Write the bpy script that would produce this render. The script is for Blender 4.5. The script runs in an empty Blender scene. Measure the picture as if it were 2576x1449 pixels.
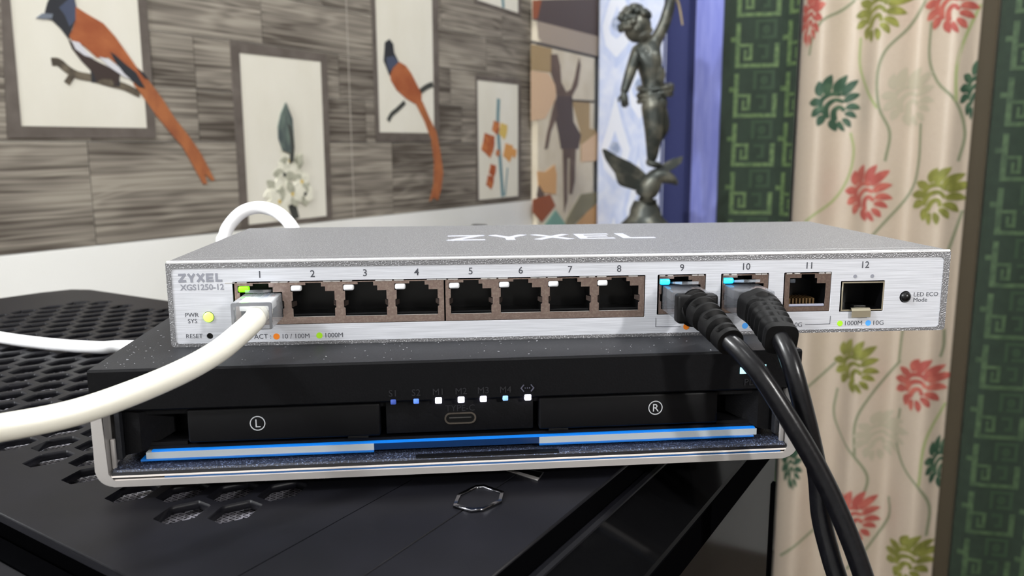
import bpy, bmesh, math, random
from mathutils import Vector, Matrix, Euler
random.seed(7)
C = bpy.context.scene.collection
PI = math.pi
ZO = 1.15                     # height of the switch's underside above the floor (m)

# ------------------------------------------------------------------ camera, world, lamps, exposure
_c = [2049.164864862759, -0.03900435709541608, -0.2527309250303812, 0.06063363279356672, 1.3999245145435144, 0.004651366969791191, -0.07867887245659072]
cd = bpy.data.cameras.new('camera'); cam = bpy.data.objects.new('camera', cd); C.objects.link(cam)
cam.location = (_c[1], _c[2], _c[3] + ZO); cam.rotation_euler = (_c[4], _c[5], _c[6])
cd.sensor_fit = 'HORIZONTAL'; cd.sensor_width = 36.0; cd.lens = _c[0] / 2576 * 36
cd.clip_start = 0.01; cd.clip_end = 50
cd.dof.use_dof = True; cd.dof.focus_distance = 0.262; cd.dof.aperture_fstop = 20.0
bpy.context.scene.camera = cam
w = bpy.data.worlds.new('world'); bpy.context.scene.world = w; w.use_nodes = True
w.node_tree.nodes['Background'].inputs[0].default_value = (0.86, 0.93, 1, 1)
w.node_tree.nodes['Background'].inputs[1].default_value = 0.06
def lamp(name, loc, power, radius, col=(1, 1, 1)):
    l = bpy.data.lights.new(name, 'POINT'); l.energy = power; l.shadow_soft_size = radius; l.color = col
    o = bpy.data.objects.new(name, l); C.objects.link(o); o.location = loc
    return o
lamp('desk_lamp', (0.47, -0.66, ZO + 0.30), 13.0, 0.022, (1, 0.985, 0.96))
lamp('wall_lamp', (-1.30, -0.52, ZO + 1.00), 74, 0.05, (0.97, 0.985, 1))
lamp('fill_light', (0.0, -0.95, ZO + 1.30), 9, 0.12, (0.98, 0.99, 1))  # unseen fill light, added to light the background
lamp('fill_light', (0.60, 0.45, ZO + 1.55), 42, 0.12, (0.98, 0.99, 1))  # unseen fill light, added to brighten the right part of the plank wall
vs = bpy.context.scene.view_settings
vs.view_transform = 'Standard'; vs.look = 'None'; vs.gamma = 1; vs.use_curve_mapping = False; vs.exposure = 0.38

# ------------------------------------------------------------------ materials
def lin(c):
    return tuple(((x / 255) / 12.92 if x / 255 <= 0.04045 else ((x / 255 + 0.055) / 1.055) ** 2.4) for x in c)
MATS = {}
def mat(name, col, rough=0.5, metal=0.0, emit=0.0, **k):
    if name in MATS: return MATS[name]
    m = bpy.data.materials.new(name); m.use_nodes = True; MATS[name] = m
    nt = m.node_tree; b = nt.nodes['Principled BSDF']
    c = lin(col) + (1,)
    b.inputs['Base Color'].default_value = c; b.inputs['Roughness'].default_value = rough; b.inputs['Metallic'].default_value = metal
    if emit:
        b.inputs['Emission Color'].default_value = lin(k.get('ecol', col)) + (1,); b.inputs['Emission Strength'].default_value = emit
    if 'coat' in k: b.inputs['Coat Weight'].default_value = k['coat']; b.inputs['Coat Roughness'].default_value = 0.05
    if 'sheen' in k: b.inputs['Sheen Weight'].default_value = k['sheen']; b.inputs['Sheen Roughness'].default_value = 0.4
    if 'spec' in k: b.inputs['Specular IOR Level'].default_value = k['spec']
    if 'aniso' in k: b.inputs['Anisotropic'].default_value = k['aniso']
    if 'noise' in k:           # (scale xyz, col2, lo, hi, bump)
        sc, c2, lo, hi, bump = k['noise']
        tc = nt.nodes.new('ShaderNodeTexCoord'); mp = nt.nodes.new('ShaderNodeMapping'); nz = nt.nodes.new('ShaderNodeTexNoise'); rp = nt.nodes.new('ShaderNodeMapRange'); mx = nt.nodes.new('ShaderNodeMix'); mx.data_type = 'RGBA'
        mp.inputs['Scale'].default_value = sc; nz.inputs['Scale'].default_value = 1; nz.inputs['Detail'].default_value = k.get('detail', 3)
        nt.links.new(tc.outputs['Object'], mp.inputs[0]); nt.links.new(mp.outputs[0], nz.inputs['Vector'])
        rp.inputs[1].default_value = lo; rp.inputs[2].default_value = hi; nt.links.new(nz.outputs[0], rp.inputs[0])
        mx.inputs[6].default_value = c; mx.inputs[7].default_value = lin(c2) + (1,)
        nt.links.new(rp.outputs[0], mx.inputs[0]); nt.links.new(mx.outputs[2], b.inputs['Base Color'])
        if bump:
            bp = nt.nodes.new('ShaderNodeBump'); bp.inputs['Strength'].default_value = bump; bp.inputs['Distance'].default_value = 0.0005
            nt.links.new(nz.outputs[0], bp.inputs['Height']); nt.links.new(bp.outputs[0], b.inputs['Normal'])
    return m
def clear(name, tint, a=0.25, rough=0.05):
    if name in MATS: return MATS[name]
    m = bpy.data.materials.new(name); m.use_nodes = True; MATS[name] = m
    nt = m.node_tree; b = nt.nodes['Principled BSDF']; out = nt.nodes['Material Output']
    b.inputs['Base Color'].default_value = lin(tint) + (1,); b.inputs['Roughness'].default_value = rough
    t = nt.nodes.new('ShaderNodeBsdfTransparent'); t.inputs[0].default_value = (0.96, 0.97, 0.98, 1)
    mx = nt.nodes.new('ShaderNodeMixShader'); lw = nt.nodes.new('ShaderNodeLayerWeight'); lw.inputs[0].default_value = 0.35
    mr = nt.nodes.new('ShaderNodeMapRange'); mr.inputs[3].default_value = a; mr.inputs[4].default_value = 0.6
    nt.links.new(lw.outputs['Facing'], mr.inputs[0]); nt.links.new(mr.outputs[0], mx.inputs[0])
    nt.links.new(t.outputs[0], mx.inputs[1]); nt.links.new(b.outputs[0], mx.inputs[2]); nt.links.new(mx.outputs[0], out.inputs[0])
    return m
def woodmat(name, base, dark, light):
    m = bpy.data.materials.new(name); m.use_nodes = True; MATS[name] = m
    nt = m.node_tree; b = nt.nodes['Principled BSDF']; b.inputs['Roughness'].default_value = 0.75; b.inputs['Specular IOR Level'].default_value = 0.25
    N = nt.nodes.new; L = nt.links.new
    tc = N('ShaderNodeTexCoord'); oi = N('ShaderNodeObjectInfo'); ad = N('ShaderNodeVectorMath'); sc = N('ShaderNodeVectorMath'); sc.operation = 'SCALE'
    cx = N('ShaderNodeCombineXYZ')
    for i in range(3): L(oi.outputs['Random'], cx.inputs[i])
    L(cx.outputs[0], sc.inputs[0]); sc.inputs['Scale'].default_value = 37.0
    L(tc.outputs['Object'], ad.inputs[0]); L(sc.outputs[0], ad.inputs[1])
    mp = N('ShaderNodeMapping'); mp.inputs['Scale'].default_value = (3.0, 1, 26); L(ad.outputs[0], mp.inputs[0])
    # long soft figure, bent into rings by a distorting noise
    n1 = N('ShaderNodeTexNoise'); n1.inputs['Scale'].default_value = 1.0; n1.inputs['Detail'].default_value = 2.0; n1.inputs['Distortion'].default_value = 0.3; L(mp.outputs[0], n1.inputs[0])
    wv = N('ShaderNodeMath'); wv.operation = 'MULTIPLY'; L(n1.outputs[0], wv.inputs[0]); wv.inputs[1].default_value = 52.0
    sn = N('ShaderNodeMath'); sn.operation = 'SINE'; L(wv.outputs[0], sn.inputs[0])
    mp2 = N('ShaderNodeMapping'); mp2.inputs['Scale'].default_value = (3.5, 1, 260); L(ad.outputs[0], mp2.inputs[0])
    n2 = N('ShaderNodeTexNoise'); n2.inputs['Scale'].default_value = 1.0; n2.inputs['Detail'].default_value = 3.0; L(mp2.outputs[0], n2.inputs[0])
    a1 = N('ShaderNodeMath'); a1.operation = 'MULTIPLY_ADD'; L(sn.outputs[0], a1.inputs[0]); a1.inputs[1].default_value = 0.07; L(n2.outputs[0], a1.inputs[2])
    mp3 = N('ShaderNodeMapping'); mp3.inputs['Scale'].default_value = (4, 1, 11); L(ad.outputs[0], mp3.inputs[0])
    n3 = N('ShaderNodeTexNoise'); n3.inputs['Scale'].default_value = 1.0; n3.inputs['Detail'].default_value = 2.0; L(mp3.outputs[0], n3.inputs[0])
    a2 = N('ShaderNodeMath'); a2.operation = 'MULTIPLY_ADD'; L(n3.outputs[0], a2.inputs[0]); a2.inputs[1].default_value = 0.7; L(a1.outputs[0], a2.inputs[2])
    a3 = N('ShaderNodeMath'); a3.operation = 'MULTIPLY_ADD'; L(oi.outputs['Random'], a3.inputs[0]); a3.inputs[1].default_value = 0.15; L(a2.outputs[0], a3.inputs[2])
    a4 = N('ShaderNodeMath'); a4.operation = 'MULTIPLY'; L(a3.outputs[0], a4.inputs[0]); a4.inputs[1].default_value = 0.7; a3 = a4
    cr = N('ShaderNodeValToRGB'); e = cr.color_ramp.elements
    e[0].position = 0.49; e[0].color = lin(dark) + (1,); e[1].position = 0.82; e[1].color = lin(light) + (1,)
    k = cr.color_ramp.elements.new(0.655); k.color = lin(base) + (1,)
    L(a3.outputs[0], cr.inputs[0]); L(cr.outputs[0], b.inputs['Base Color'])
    return m

M = dict(
 shell=mat('sparkle_metal_paint', (128, 128, 131), 0.44, 0.7, noise=((2300, 2300, 2300), (214, 215, 220), 0.54, 0.78, 0.4), detail=1),
 face=mat('brushed_aluminium', (186, 188, 195), 0.42, 0.25, noise=((60, 60, 3400), (206, 208, 215), 0.35, 0.65, 0.05), detail=2),
 ink=mat('dark_grey_ink', (62, 64, 72), 0.6),
 inkl=mat('light_grey_ink', (128, 130, 140), 0.55),
 topink=mat('pale_grey_ink', (176, 178, 192), 0.5),
 shield=mat('nickel_plate', (158, 138, 130), 0.24, 0.9, noise=((1500, 1500, 1500), (184, 166, 156), 0.45, 0.75, 0.03)),
 brass=mat('pale_gold_plate', (206, 198, 176), 0.3, 0.9),
 black=mat('black_plastic', (7, 7, 8), 0.32, spec=0.35),
 lens=mat('milky_lens', (226, 228, 232), 0.12, coat=0.6),
 green_on=mat('green_light_on', (120, 230, 30), 0.3, emit=0.9, ecol=(120, 255, 15)),
 green_hot=mat('pale_green_light', (200, 240, 120), 0.3, emit=0.75, ecol=(205, 255, 90)),
 cyan_on=mat('cyan_light_on', (60, 200, 255), 0.3, emit=2.0, ecol=(20, 175, 250)),
 orange=mat('orange_ink', (228, 124, 20), 0.6), lime=mat('lime_ink', (160, 216, 30), 0.6), blueink=mat('blue_ink', (70, 158, 240), 0.6),
 clear=clear('clear_plastic', (206, 210, 216), 0.10),
 white_jacket=mat('white_cable_jacket', (236, 233, 220), 0.38),
 white_jacket2=mat('white_cord_jacket', (240, 240, 242), 0.35),
 black_jacket=mat('black_cable_jacket', (10, 10, 13), 0.28, spec=0.34, noise=((900, 900, 900), (18, 18, 21), 0.4, 0.7, 0.05)),
 boot=mat('black_rubber_boot', (8, 8, 9), 0.5, spec=0.18, noise=((700, 700, 700), (17, 17, 18), 0.55, 0.8, 0.1)),
 dock=mat('matte_black_plastic', (11, 11, 13), 0.55, spec=0.11, noise=((1500, 1500, 1500), (20, 20, 23), 0.58, 0.8, 0.12)),
 dockl=mat('charcoal_top_plastic', (30, 31, 35), 0.5, spec=0.3, noise=((1500, 1500, 1500), (46, 47, 51), 0.58, 0.8, 0.1)),
 cover=mat('smooth_black_plastic', (9, 9, 11), 0.5, spec=0.16),
 emboss=mat('raised_black_letters', (30, 30, 34), 0.35),
 wlabel=mat('pale_label_ink', (170, 172, 176), 0.6),
 chrome=mat('chrome', (222, 220, 222), 0.16, 0.9),
 satin=mat('satin_metal', (178, 174, 172), 0.34, 0.45),
 trim=mat('bright_trim_metal', (222, 214, 208), .28, .3), darkgloss=mat('dark_gloss', (24, 24, 28), 0.12),
 tray=mat('speckled_black_tray', (30, 33, 46), 0.5, noise=((2300, 2300, 2300), (104, 118, 150), 0.56, 0.72, 0.3), detail=1),
 bar=mat('frosted_light_bar', (150, 156, 160), 0.25, emit=0.04, ecol=(200, 210, 214)),
 barblue=mat('blue_light_bar', (14, 90, 170), 0.3, emit=0.40, ecol=(6, 122, 222)),
 bardark=mat('dark_blue_bar', (10, 40, 80), 0.15, coat=0.5),
 bluerefl=mat('blue_reflection', (40, 92, 150), 0.15, coat=0.5),
 wled=mat('white_indicator', (235, 235, 255), 0.3, emit=5.0, ecol=(225, 222, 255)),
 bled=mat('dim_blue_indicator', (90, 130, 230), 0.3, emit=0.25, ecol=(90, 130, 235)),
 bled2=mat('pale_blue_indicator', (140, 185, 240), 0.3, emit=0.5, ecol=(130, 180, 240)),
 bled0=mat('unlit_blue_indicator', (60, 82, 160), 0.3, emit=0.1, ecol=(60, 85, 170)),
 ice=mat('ice_blue_light', (170, 225, 240), 0.3, emit=0.7, ecol=(165, 225, 240)),
 case=mat('matte_black_case', (16, 16, 20), 0.42, spec=0.18, noise=((60, 60, 60), (20, 20, 25), 0.35, 0.7, 0.02)),
 casegloss=mat('smoked_glass', (9, 9, 10), 0.09, spec=0.04),
 casegroove=mat('black_groove', (5, 5, 6), 0.6, spec=0.0),
 mesh=mat('steel_mesh', (170, 168, 178), 0.4, 0.4),
 ledge=mat('white_laminate', (232, 232, 230), 0.35, noise=((2.5, 4, 3), (214, 214, 208), 0.35, 0.75, 0)),
 frame=mat('dark_wood_print', (86, 78, 72), 0.7, noise=((40, 10, 40), (104, 96, 90), 0.3, 0.7, 0)),
 canvas=mat('cream_canvas_print', (224, 221, 210), 0.75, noise=((12, 12, 5), (215, 211, 197), 0.3, 0.7, 0)),
 o_bird=mat('rust_feather_print', (150, 78, 42), 0.75, noise=((30, 30, 40), (172, 100, 58), 0.35, 0.7, 0)),
 o_tail=mat('tail_feather_print', (166, 100, 58), 0.75, noise=((50, 50, 30), (142, 80, 48), 0.4, 0.7, 0)),
 k_bird=mat('black_feather_print', (38, 40, 46), 0.75), b_bird=mat('slate_feather_print', (66, 74, 96), 0.75),
 w_bird=mat('white_feather_print', (206, 206, 212), 0.75), g_bird=mat('grey_beak_print', (112, 120, 132), 0.75),
 br_bird=mat('brown_belly_print', (58, 46, 42), 0.75),
 twig=mat('twig_print', (108, 98, 82), 0.75, noise=((60, 60, 60), (70, 62, 52), 0.4, 0.65, 0)),
 leafd=mat('dark_bud_print', (70, 80, 80), 0.75, noise=((40, 40, 14), (120, 136, 124), 0.4, 0.6, 0)),
 petal=mat('white_petal_print', (226, 224, 208), 0.75, noise=((50, 50, 50), (168, 168, 148), 0.5, 0.8, 0)),
 petals=mat('grey_petal_print', (178, 178, 160), 0.75, noise=((50, 50, 50), (120, 120, 104), 0.45, 0.8, 0)),
 stemk=mat('dark_stem_print', (60, 62, 58), 0.75), stemb=mat('blue_stem_print', (110, 140, 146), 0.75),
 rustf=mat('rust_flower_print', (160, 78, 42), 0.75, noise=((60, 60, 60), (196, 124, 70), 0.45, 0.7, 0)),
 orf=mat('orange_flower_print', (206, 148, 84), 0.75), yelf=mat('yellow_flower_print', (206, 178, 98), 0.75),
 bronze=mat('dark_bronze', (62, 66, 63), 0.36, 0.5, noise=((28, 28, 28), (124, 122, 110), 0.45, 0.75, 0.5)),
 cream=mat('cream_satin_cloth', (200, 186, 170), 0.42, sheen=0.2, noise=((6, 300, 1400), (184, 169, 151), 0.3, 0.7, 0.02)),
 creamedge=mat('dark_olive_strip', (62, 54, 38), 0.8),
 vine=mat('grey_green_vine_print', (134, 138, 112), 0.6), vine2=mat('sage_vine_print', (156, 164, 116), 0.6),
 lgreen=mat('dark_green_leaf_print', (48, 78, 60), 0.6, noise=((30, 30, 30), (84, 110, 86), 0.5, 0.7, 0)),
 lolive=mat('olive_leaf_print', (116, 118, 54), 0.6, noise=((30, 30, 30), (146, 148, 72), 0.45, 0.7, 0)),
 lred=mat('red_leaf_print', (168, 82, 74), 0.6, noise=((30, 30, 30), (192, 108, 94), 0.45, 0.7, 0)),
 lpale=mat('pale_leaf_print', (176, 168, 148), 0.6),
 velvet=mat('dark_green_velvet', (27, 42, 30), 0.8, sheen=0.3, noise=((40, 40, 40), (33, 50, 36), 0.3, 0.7, 0)),
 key=mat('light_green_weave', (88, 110, 68), 0.7, noise=((90, 90, 90), (60, 82, 50), 0.35, 0.7, 0)),
 key2=mat('dusky_green_weave', (68, 90, 60), 0.7, noise=((60, 60, 60), (44, 64, 42), 0.35, 0.7, 0)),
 keyd=mat('mid_green_weave', (42, 62, 42), 0.75),
 ikat=mat('pale_blue_cloth', (214, 220, 238), 0.75, sheen=0.2, noise=((30, 30, 30), (196, 206, 234), 0.35, 0.65, 0)),
 ikatb=mat('mid_blue_weave', (184, 197, 230), 0.75, noise=((60, 60, 20), (200, 209, 234), 0.35, 0.65, 0)),
 ikatw=mat('white_weave', (222, 226, 238), 0.75), ikatd=mat('slate_blue_weave', (140, 154, 184), 0.75, noise=((60, 60, 60), (190, 198, 216), .4, .7, 0)),
 peri=mat('periwinkle_cloth', (122, 130, 204), 0.75, sheen=0.3, noise=((90, 60, 8), (140, 148, 216), 0.35, 0.65, 0)),
 navy=mat('navy_fold_shade', (52, 58, 104), 0.8),
 paint=mat('pale_wall_paint', (206, 206, 204), 0.8), floor=mat('brown_floor_tile', (104, 92, 80), 0.5),
 m_bg=mat('cream_mural_print', (214, 204, 184), 0.7, noise=((14, 14, 14), (200, 188, 164), 0.35, 0.7, 0)),
 m_dk=mat('dark_brown_mural_print', (84, 72, 70), 0.7), m_bei=mat('greige_mural_print', (166, 152, 138), 0.7),
 m_tan=mat('tan_mural_print', (166, 142, 104), 0.7), m_pea=mat('peach_mural_print', (212, 180, 148), 0.7),
 m_red=mat('rust_mural_print', (148, 82, 52), 0.7), m_teal=mat('teal_mural_print', (120, 160, 146), 0.7), m_or=mat('ochre_mural_print', (206, 160, 110), 0.7),
 m_bl=mat('dark_slate_mural_print', (70, 66, 66), 0.7), m_ol=mat('olive_mural_print', (136, 130, 104), 0.7),
 m_fig=mat('figure_brown_mural_print', (112, 94, 84), 0.7, noise=((18, 18, 18), (92, 76, 68), 0.35, 0.7, 0)),
 table=mat('dark_table_wood', (62, 46, 36), 0.5),
 rubber=mat('rubber_foot', (12, 12, 12), 0.8),
 wire_o=mat('orange_wire', (206, 110, 70), 0.5), wire_b=mat('blue_wire', (80, 130, 200), 0.5), wire_g=mat('green_wire', (100, 160, 120), 0.5), wire_n=mat('brown_wire', (130, 110, 96), 0.5), wire_w=mat('white_wire', (225, 225, 225), 0.5),
 dust=mat('dust_speck', (150, 150, 155), 0.8),
)
M['wood'] = woodmat('grey_wood_plank_print', (126, 119, 110), (76, 69, 62), (160, 153, 141))

# ------------------------------------------------------------------ builders (all lengths in mm)
S = 0.001
def empty(name, label, cat, loc=(0, 0, 0), rz=0.0, group=None):
    o = bpy.data.objects.new(name, None); C.objects.link(o); o.empty_display_size = 0.02
    o.location = loc; o.rotation_euler = (0, 0, rz); o['label'] = label; o['category'] = cat
    if group: o['group'] = group
    return o
def tag(o, label=None, cat=None, group=None, kind=None):
    for k, v in (('label', label), ('category', cat), ('group', group), ('kind', kind)):
        if v: o[k] = v
    return o
def ob(name, bm, m, parent=None, smooth=None, label=None, kind=None):
    if isinstance(bm, bmesh.types.BMesh):
        bmesh.ops.recalc_face_normals(bm, faces=bm.faces)
        me = bpy.data.meshes.new(name); bm.to_mesh(me); bm.free()
    else: me = bm
    if smooth is not None and len(me.polygons):
        me.polygons.foreach_set('use_smooth', [True] * len(me.polygons)); me.set_sharp_from_angle(angle=math.radians(smooth))
    me.materials.append(M[m] if isinstance(m, str) else m)
    o = bpy.data.objects.new(name, me); C.objects.link(o)
    if parent: o.parent = parent
    if label: o['label'] = label
    if kind: o['kind'] = kind
    return o
def NB(): return bmesh.new()
XZ = lambda a, b, c: Vector((a, -c, b)) * S        # a plane facing the viewer: c = out of it
XY = lambda a, b, c: Vector((a, b, c)) * S
def prism(bm, loop, fr, c0, c1):
    n = len(loop)
    lo = [bm.verts.new(fr(a, b, c0)) for a, b in loop]; hi = [bm.verts.new(fr(a, b, c1)) for a, b in loop]
    bm.faces.new(hi); bm.faces.new(lo[::-1])
    for i in range(n):
        j = (i + 1) % n; bm.faces.new((lo[i], lo[j], hi[j], hi[i]))
    return bm
def sheet(bm, loop, fr, c):
    bm.faces.new([bm.verts.new(fr(a, b, c)) for a, b in loop]); return bm
def box(bm, x0, x1, y0, y1, z0, z1, bev=0, seg=2):
    r = bmesh.ops.create_cube(bm, size=1)
    for v in r['verts']:
        v.co = Vector((x0 + (v.co.x + .5) * (x1 - x0), y0 + (v.co.y + .5) * (y1 - y0), z0 + (v.co.z + .5) * (z1 - z0))) * S
    if bev:
        es = list({e for v in r['verts'] for e in v.link_edges})
        bmesh.ops.bevel(bm, geom=es, offset=bev * S, segments=seg, affect='EDGES', profile=0.5)
    return bm
def rr(x0, x1, z0, z1, r, n=4):
    out = []
    for cx, cz, a0 in ((x1 - r, z1 - r, 0), (x0 + r, z1 - r, 90), (x0 + r, z0 + r, 180), (x1 - r, z0 + r, 270)):
        for i in range(n + 1):
            a = math.radians(a0 + 90 * i / n); out.append((cx + r * math.cos(a), cz + r * math.sin(a)))
    return out
def ell(cx, cz, rx, rz, n=20, rot=0):
    c, s = math.cos(rot), math.sin(rot); o = []
    for i in range(n):
        a = 2 * PI * i / n; x, z = rx * math.cos(a), rz * math.sin(a); o.append((cx + x * c - z * s, cz + x * s + z * c))
    return o
def plate(outer, holes, fr, c0, c1):
    """flat plate with holes, cut from a filled 2-D outline"""
    cu = bpy.data.curves.new('outline', 'CURVE'); cu.dimensions = '2D'; cu.fill_mode = 'BOTH'
    for lp in [outer] + holes:
        sp = cu.splines.new('POLY'); sp.points.add(len(lp) - 1); sp.use_cyclic_u = True
        for p, (a, b) in zip(sp.points, lp): p.co = (a, b, 0, 1)
    h = abs(c1 - c0) / 2; cu.extrude = h
    t = bpy.data.objects.new('outline', cu); C.objects.link(t)
    me = bpy.data.meshes.new_from_object(t.evaluated_get(bpy.context.evaluated_depsgraph_get()))
    bpy.data.objects.remove(t); bpy.data.curves.remove(cu)
    mid = (c0 + c1) / 2
    for v in me.vertices: v.co = fr(v.co.x, v.co.y, mid + v.co.z)
    bm = NB(); bm.from_mesh(me); bpy.data.meshes.remove(me)
    bmesh.ops.remove_doubles(bm, verts=bm.verts, dist=1e-7)
    return bm
def text(s, size, fr, x, y, c, align='CENTER', bold=0.0, th=0.06, space=1.0, sx=1.0):
    cu = bpy.data.curves.new('lettering', 'FONT'); cu.body = s; cu.size = size / 0.7; cu.align_x = align; cu.align_y = 'CENTER'
    cu.offset = bold; cu.space_character = space; cu.resolution_u = 3
    t = bpy.data.objects.new('lettering', cu); C.objects.link(t)
    me = bpy.data.meshes.new_from_object(t.evaluated_get(bpy.context.evaluated_depsgraph_get()))
    bpy.data.objects.remove(t); bpy.data.curves.remove(cu)
    bm = NB(); bm.from_mesh(me); bpy.data.meshes.remove(me)
    ys = [v.co.y for v in bm.verts]; m0 = (min(ys) + max(ys)) / 2
    for v in bm.verts: v.co = fr(x + v.co.x * sx, y + v.co.y - m0, c + th)
    return bm
def strokes(bm, lines, wd, fr, c0, c1, T=lambda a, b: (a, b)):
    k = 0
    for ln in lines:
        pts = [T(*p) for p in ln]
        for (a, b), (d, e) in zip(pts, pts[1:]):
            k += 1; dc = .012 * k
            l = math.hypot(d - a, e - b) or 1; ux, uy = (d - a) / l, (e - b) / l; h = wd / 2
            prism(bm, [(a - ux * h - uy * h, b - uy * h + ux * h), (a - ux * h + uy * h, b - uy * h - ux * h), (d + ux * h + uy * h, e + uy * h - ux * h), (d + ux * h - uy * h, e + uy * h + ux * h)], fr, c0, c1 + dc)
    return bm
def crom(P, n):
    P = [Vector(p) for p in P]; Q = [P[0] * 2 - P[1]] + P + [P[-1] * 2 - P[-2]]; out = []
    for i in range(1, len(Q) - 2):
        a, b, c, d = Q[i - 1:i + 3]
        for k in range(n):
            t = k / n; out.append(0.5 * ((2 * b) + (c - a) * t + (2 * a - 5 * b + 4 * c - d) * t * t + (3 * b - a - 3 * c + d) * t ** 3))
    out.append(P[-1]); return out
def sweep(bm, pts, rad, seg=20, cap=True, up=(0, 0, 1)):
    """rad(i, angle) -> radius (mm) or a number; parallel-transported frame"""
    n = len(pts); rings = []; t0 = (pts[1] - pts[0]).normalized(); nx = t0.cross(Vector(up)).normalized()
    for i in range(n):
        t = (pts[min(i + 1, n - 1)] - pts[max(i - 1, 0)]).normalized()
        nx = (nx - t * nx.dot(t)).normalized(); ny = nx.cross(t)
        ring = []
        for k in range(seg):
            a = 2 * PI * k / seg; r = rad(i, a) if callable(rad) else rad
            if isinstance(r, tuple): ring.append(bm.verts.new((pts[i] + nx * r[0] + ny * r[1]) * S))
            else: ring.append(bm.verts.new((pts[i] + (nx * math.cos(a) + ny * math.sin(a)) * r) * S))
        rings.append(ring)
    for A_, B_ in zip(rings, rings[1:]):
        for k in range(seg):
            j = (k + 1) % seg; bm.faces.new((A_[k], A_[j], B_[j], B_[k]))
    if cap: bm.faces.new(rings[0][::-1]); bm.faces.new(rings[-1])
    return bm
def socket(bm, loop, fr, d):
    """open-fronted cavity with the outline of its opening"""
    n = len(loop); f = [bm.verts.new(fr(a, b, 0)) for a, b in loop]; k = [bm.verts.new(fr(a, b, -d)) for a, b in loop]
    bm.faces.new(k)
    for i in range(n): bm.faces.new((f[i], f[(i + 1) % n], k[(i + 1) % n], k[i]))
    return bm

# ------------------------------------------------------------------ the room (frame: x along the plank wall, y towards it)
RW = math.radians(52.0)
room_m = Matrix.Rotation(RW, 4, 'Z'); room_m.translation = (0, 0, ZO)
VW, SK = 1045.1, 2006.8
RWF = lambda s, v, z: (room_m @ (Vector((s, v, z)) * S))      # room frame -> world (m)
Z0 = -ZO * 1000
def structure(name, bm, m, smooth=None):
    o = ob(name, bm, m, None, smooth); o.location = (0, 0, ZO); o.rotation_euler = (0, 0, RW); o['kind'] = 'structure'; return o
wall = structure('wall_left', box(NB(), -1600, SK + 200, VW, VW + 100, Z0, 2000), 'paint')
structure('wall_back', box(NB(), SK + 130, SK + 230, -2600, VW, Z0, 2000), 'paint')
structure('wall_right', box(NB(), -1600, SK + 230, -2700, -2600, Z0, 2000), mat('taupe_wall_paint', (120, 108, 96), .8))
structure('wall_front', box(NB(), -1700, -1600, -2700, VW + 100, Z0, 2000), 'paint')
structure('ceiling', box(NB(), -1700, SK + 230, -2700, VW + 100, 2000, 2100), 'paint')
structure('floor', box(NB(), -1700, SK + 230, -2700, VW + 100, Z0 - 100, Z0), 'floor')
WF = lambda s, z, c: Vector((s, VW - c, z)) * S               # on the plank wall: c = out of it

rows = [(-79, 72, (-330, 40, 433, 868, 1085, 1520)), (72, 155, (-200, 300, 440, 621, 1010, 1330)), (155, 239, (-330, 150, 545, 621, 940, 1290, 1480)),
        (239, 322, (-250, 120, 505, 760, 1110, 1432)), (322, 405, (-330, 250, 560, 905, 1260, 1500)), (405, 500, (-300, 100, 480, 830, 1180, 1560))]
for z0, z1, cuts in rows:
    cuts = list(cuts) + [1636.5]
    for a, b in zip(cuts, cuts[1:]):
        ob('plank', box(NB(), a + .7, b - .7, VW - 2.0, VW + 1, z0 + .6, z1 - .6), 'wood', wall)

(se,) = [(966.5,116.8)]
ob('paper_seam', box(NB(), se[0] - .8, se[0] + .8, VW - 2.2, VW, -79, 500), mat('pale_seam', (176, 170, 160), .7), wall)

# plain white dado below the planks
structure('trim_1', box(NB(), -1500, 1636, VW - 6, VW + 1, Z0, -79.5, 1.5, 2), 'ledge', 40)

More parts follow.
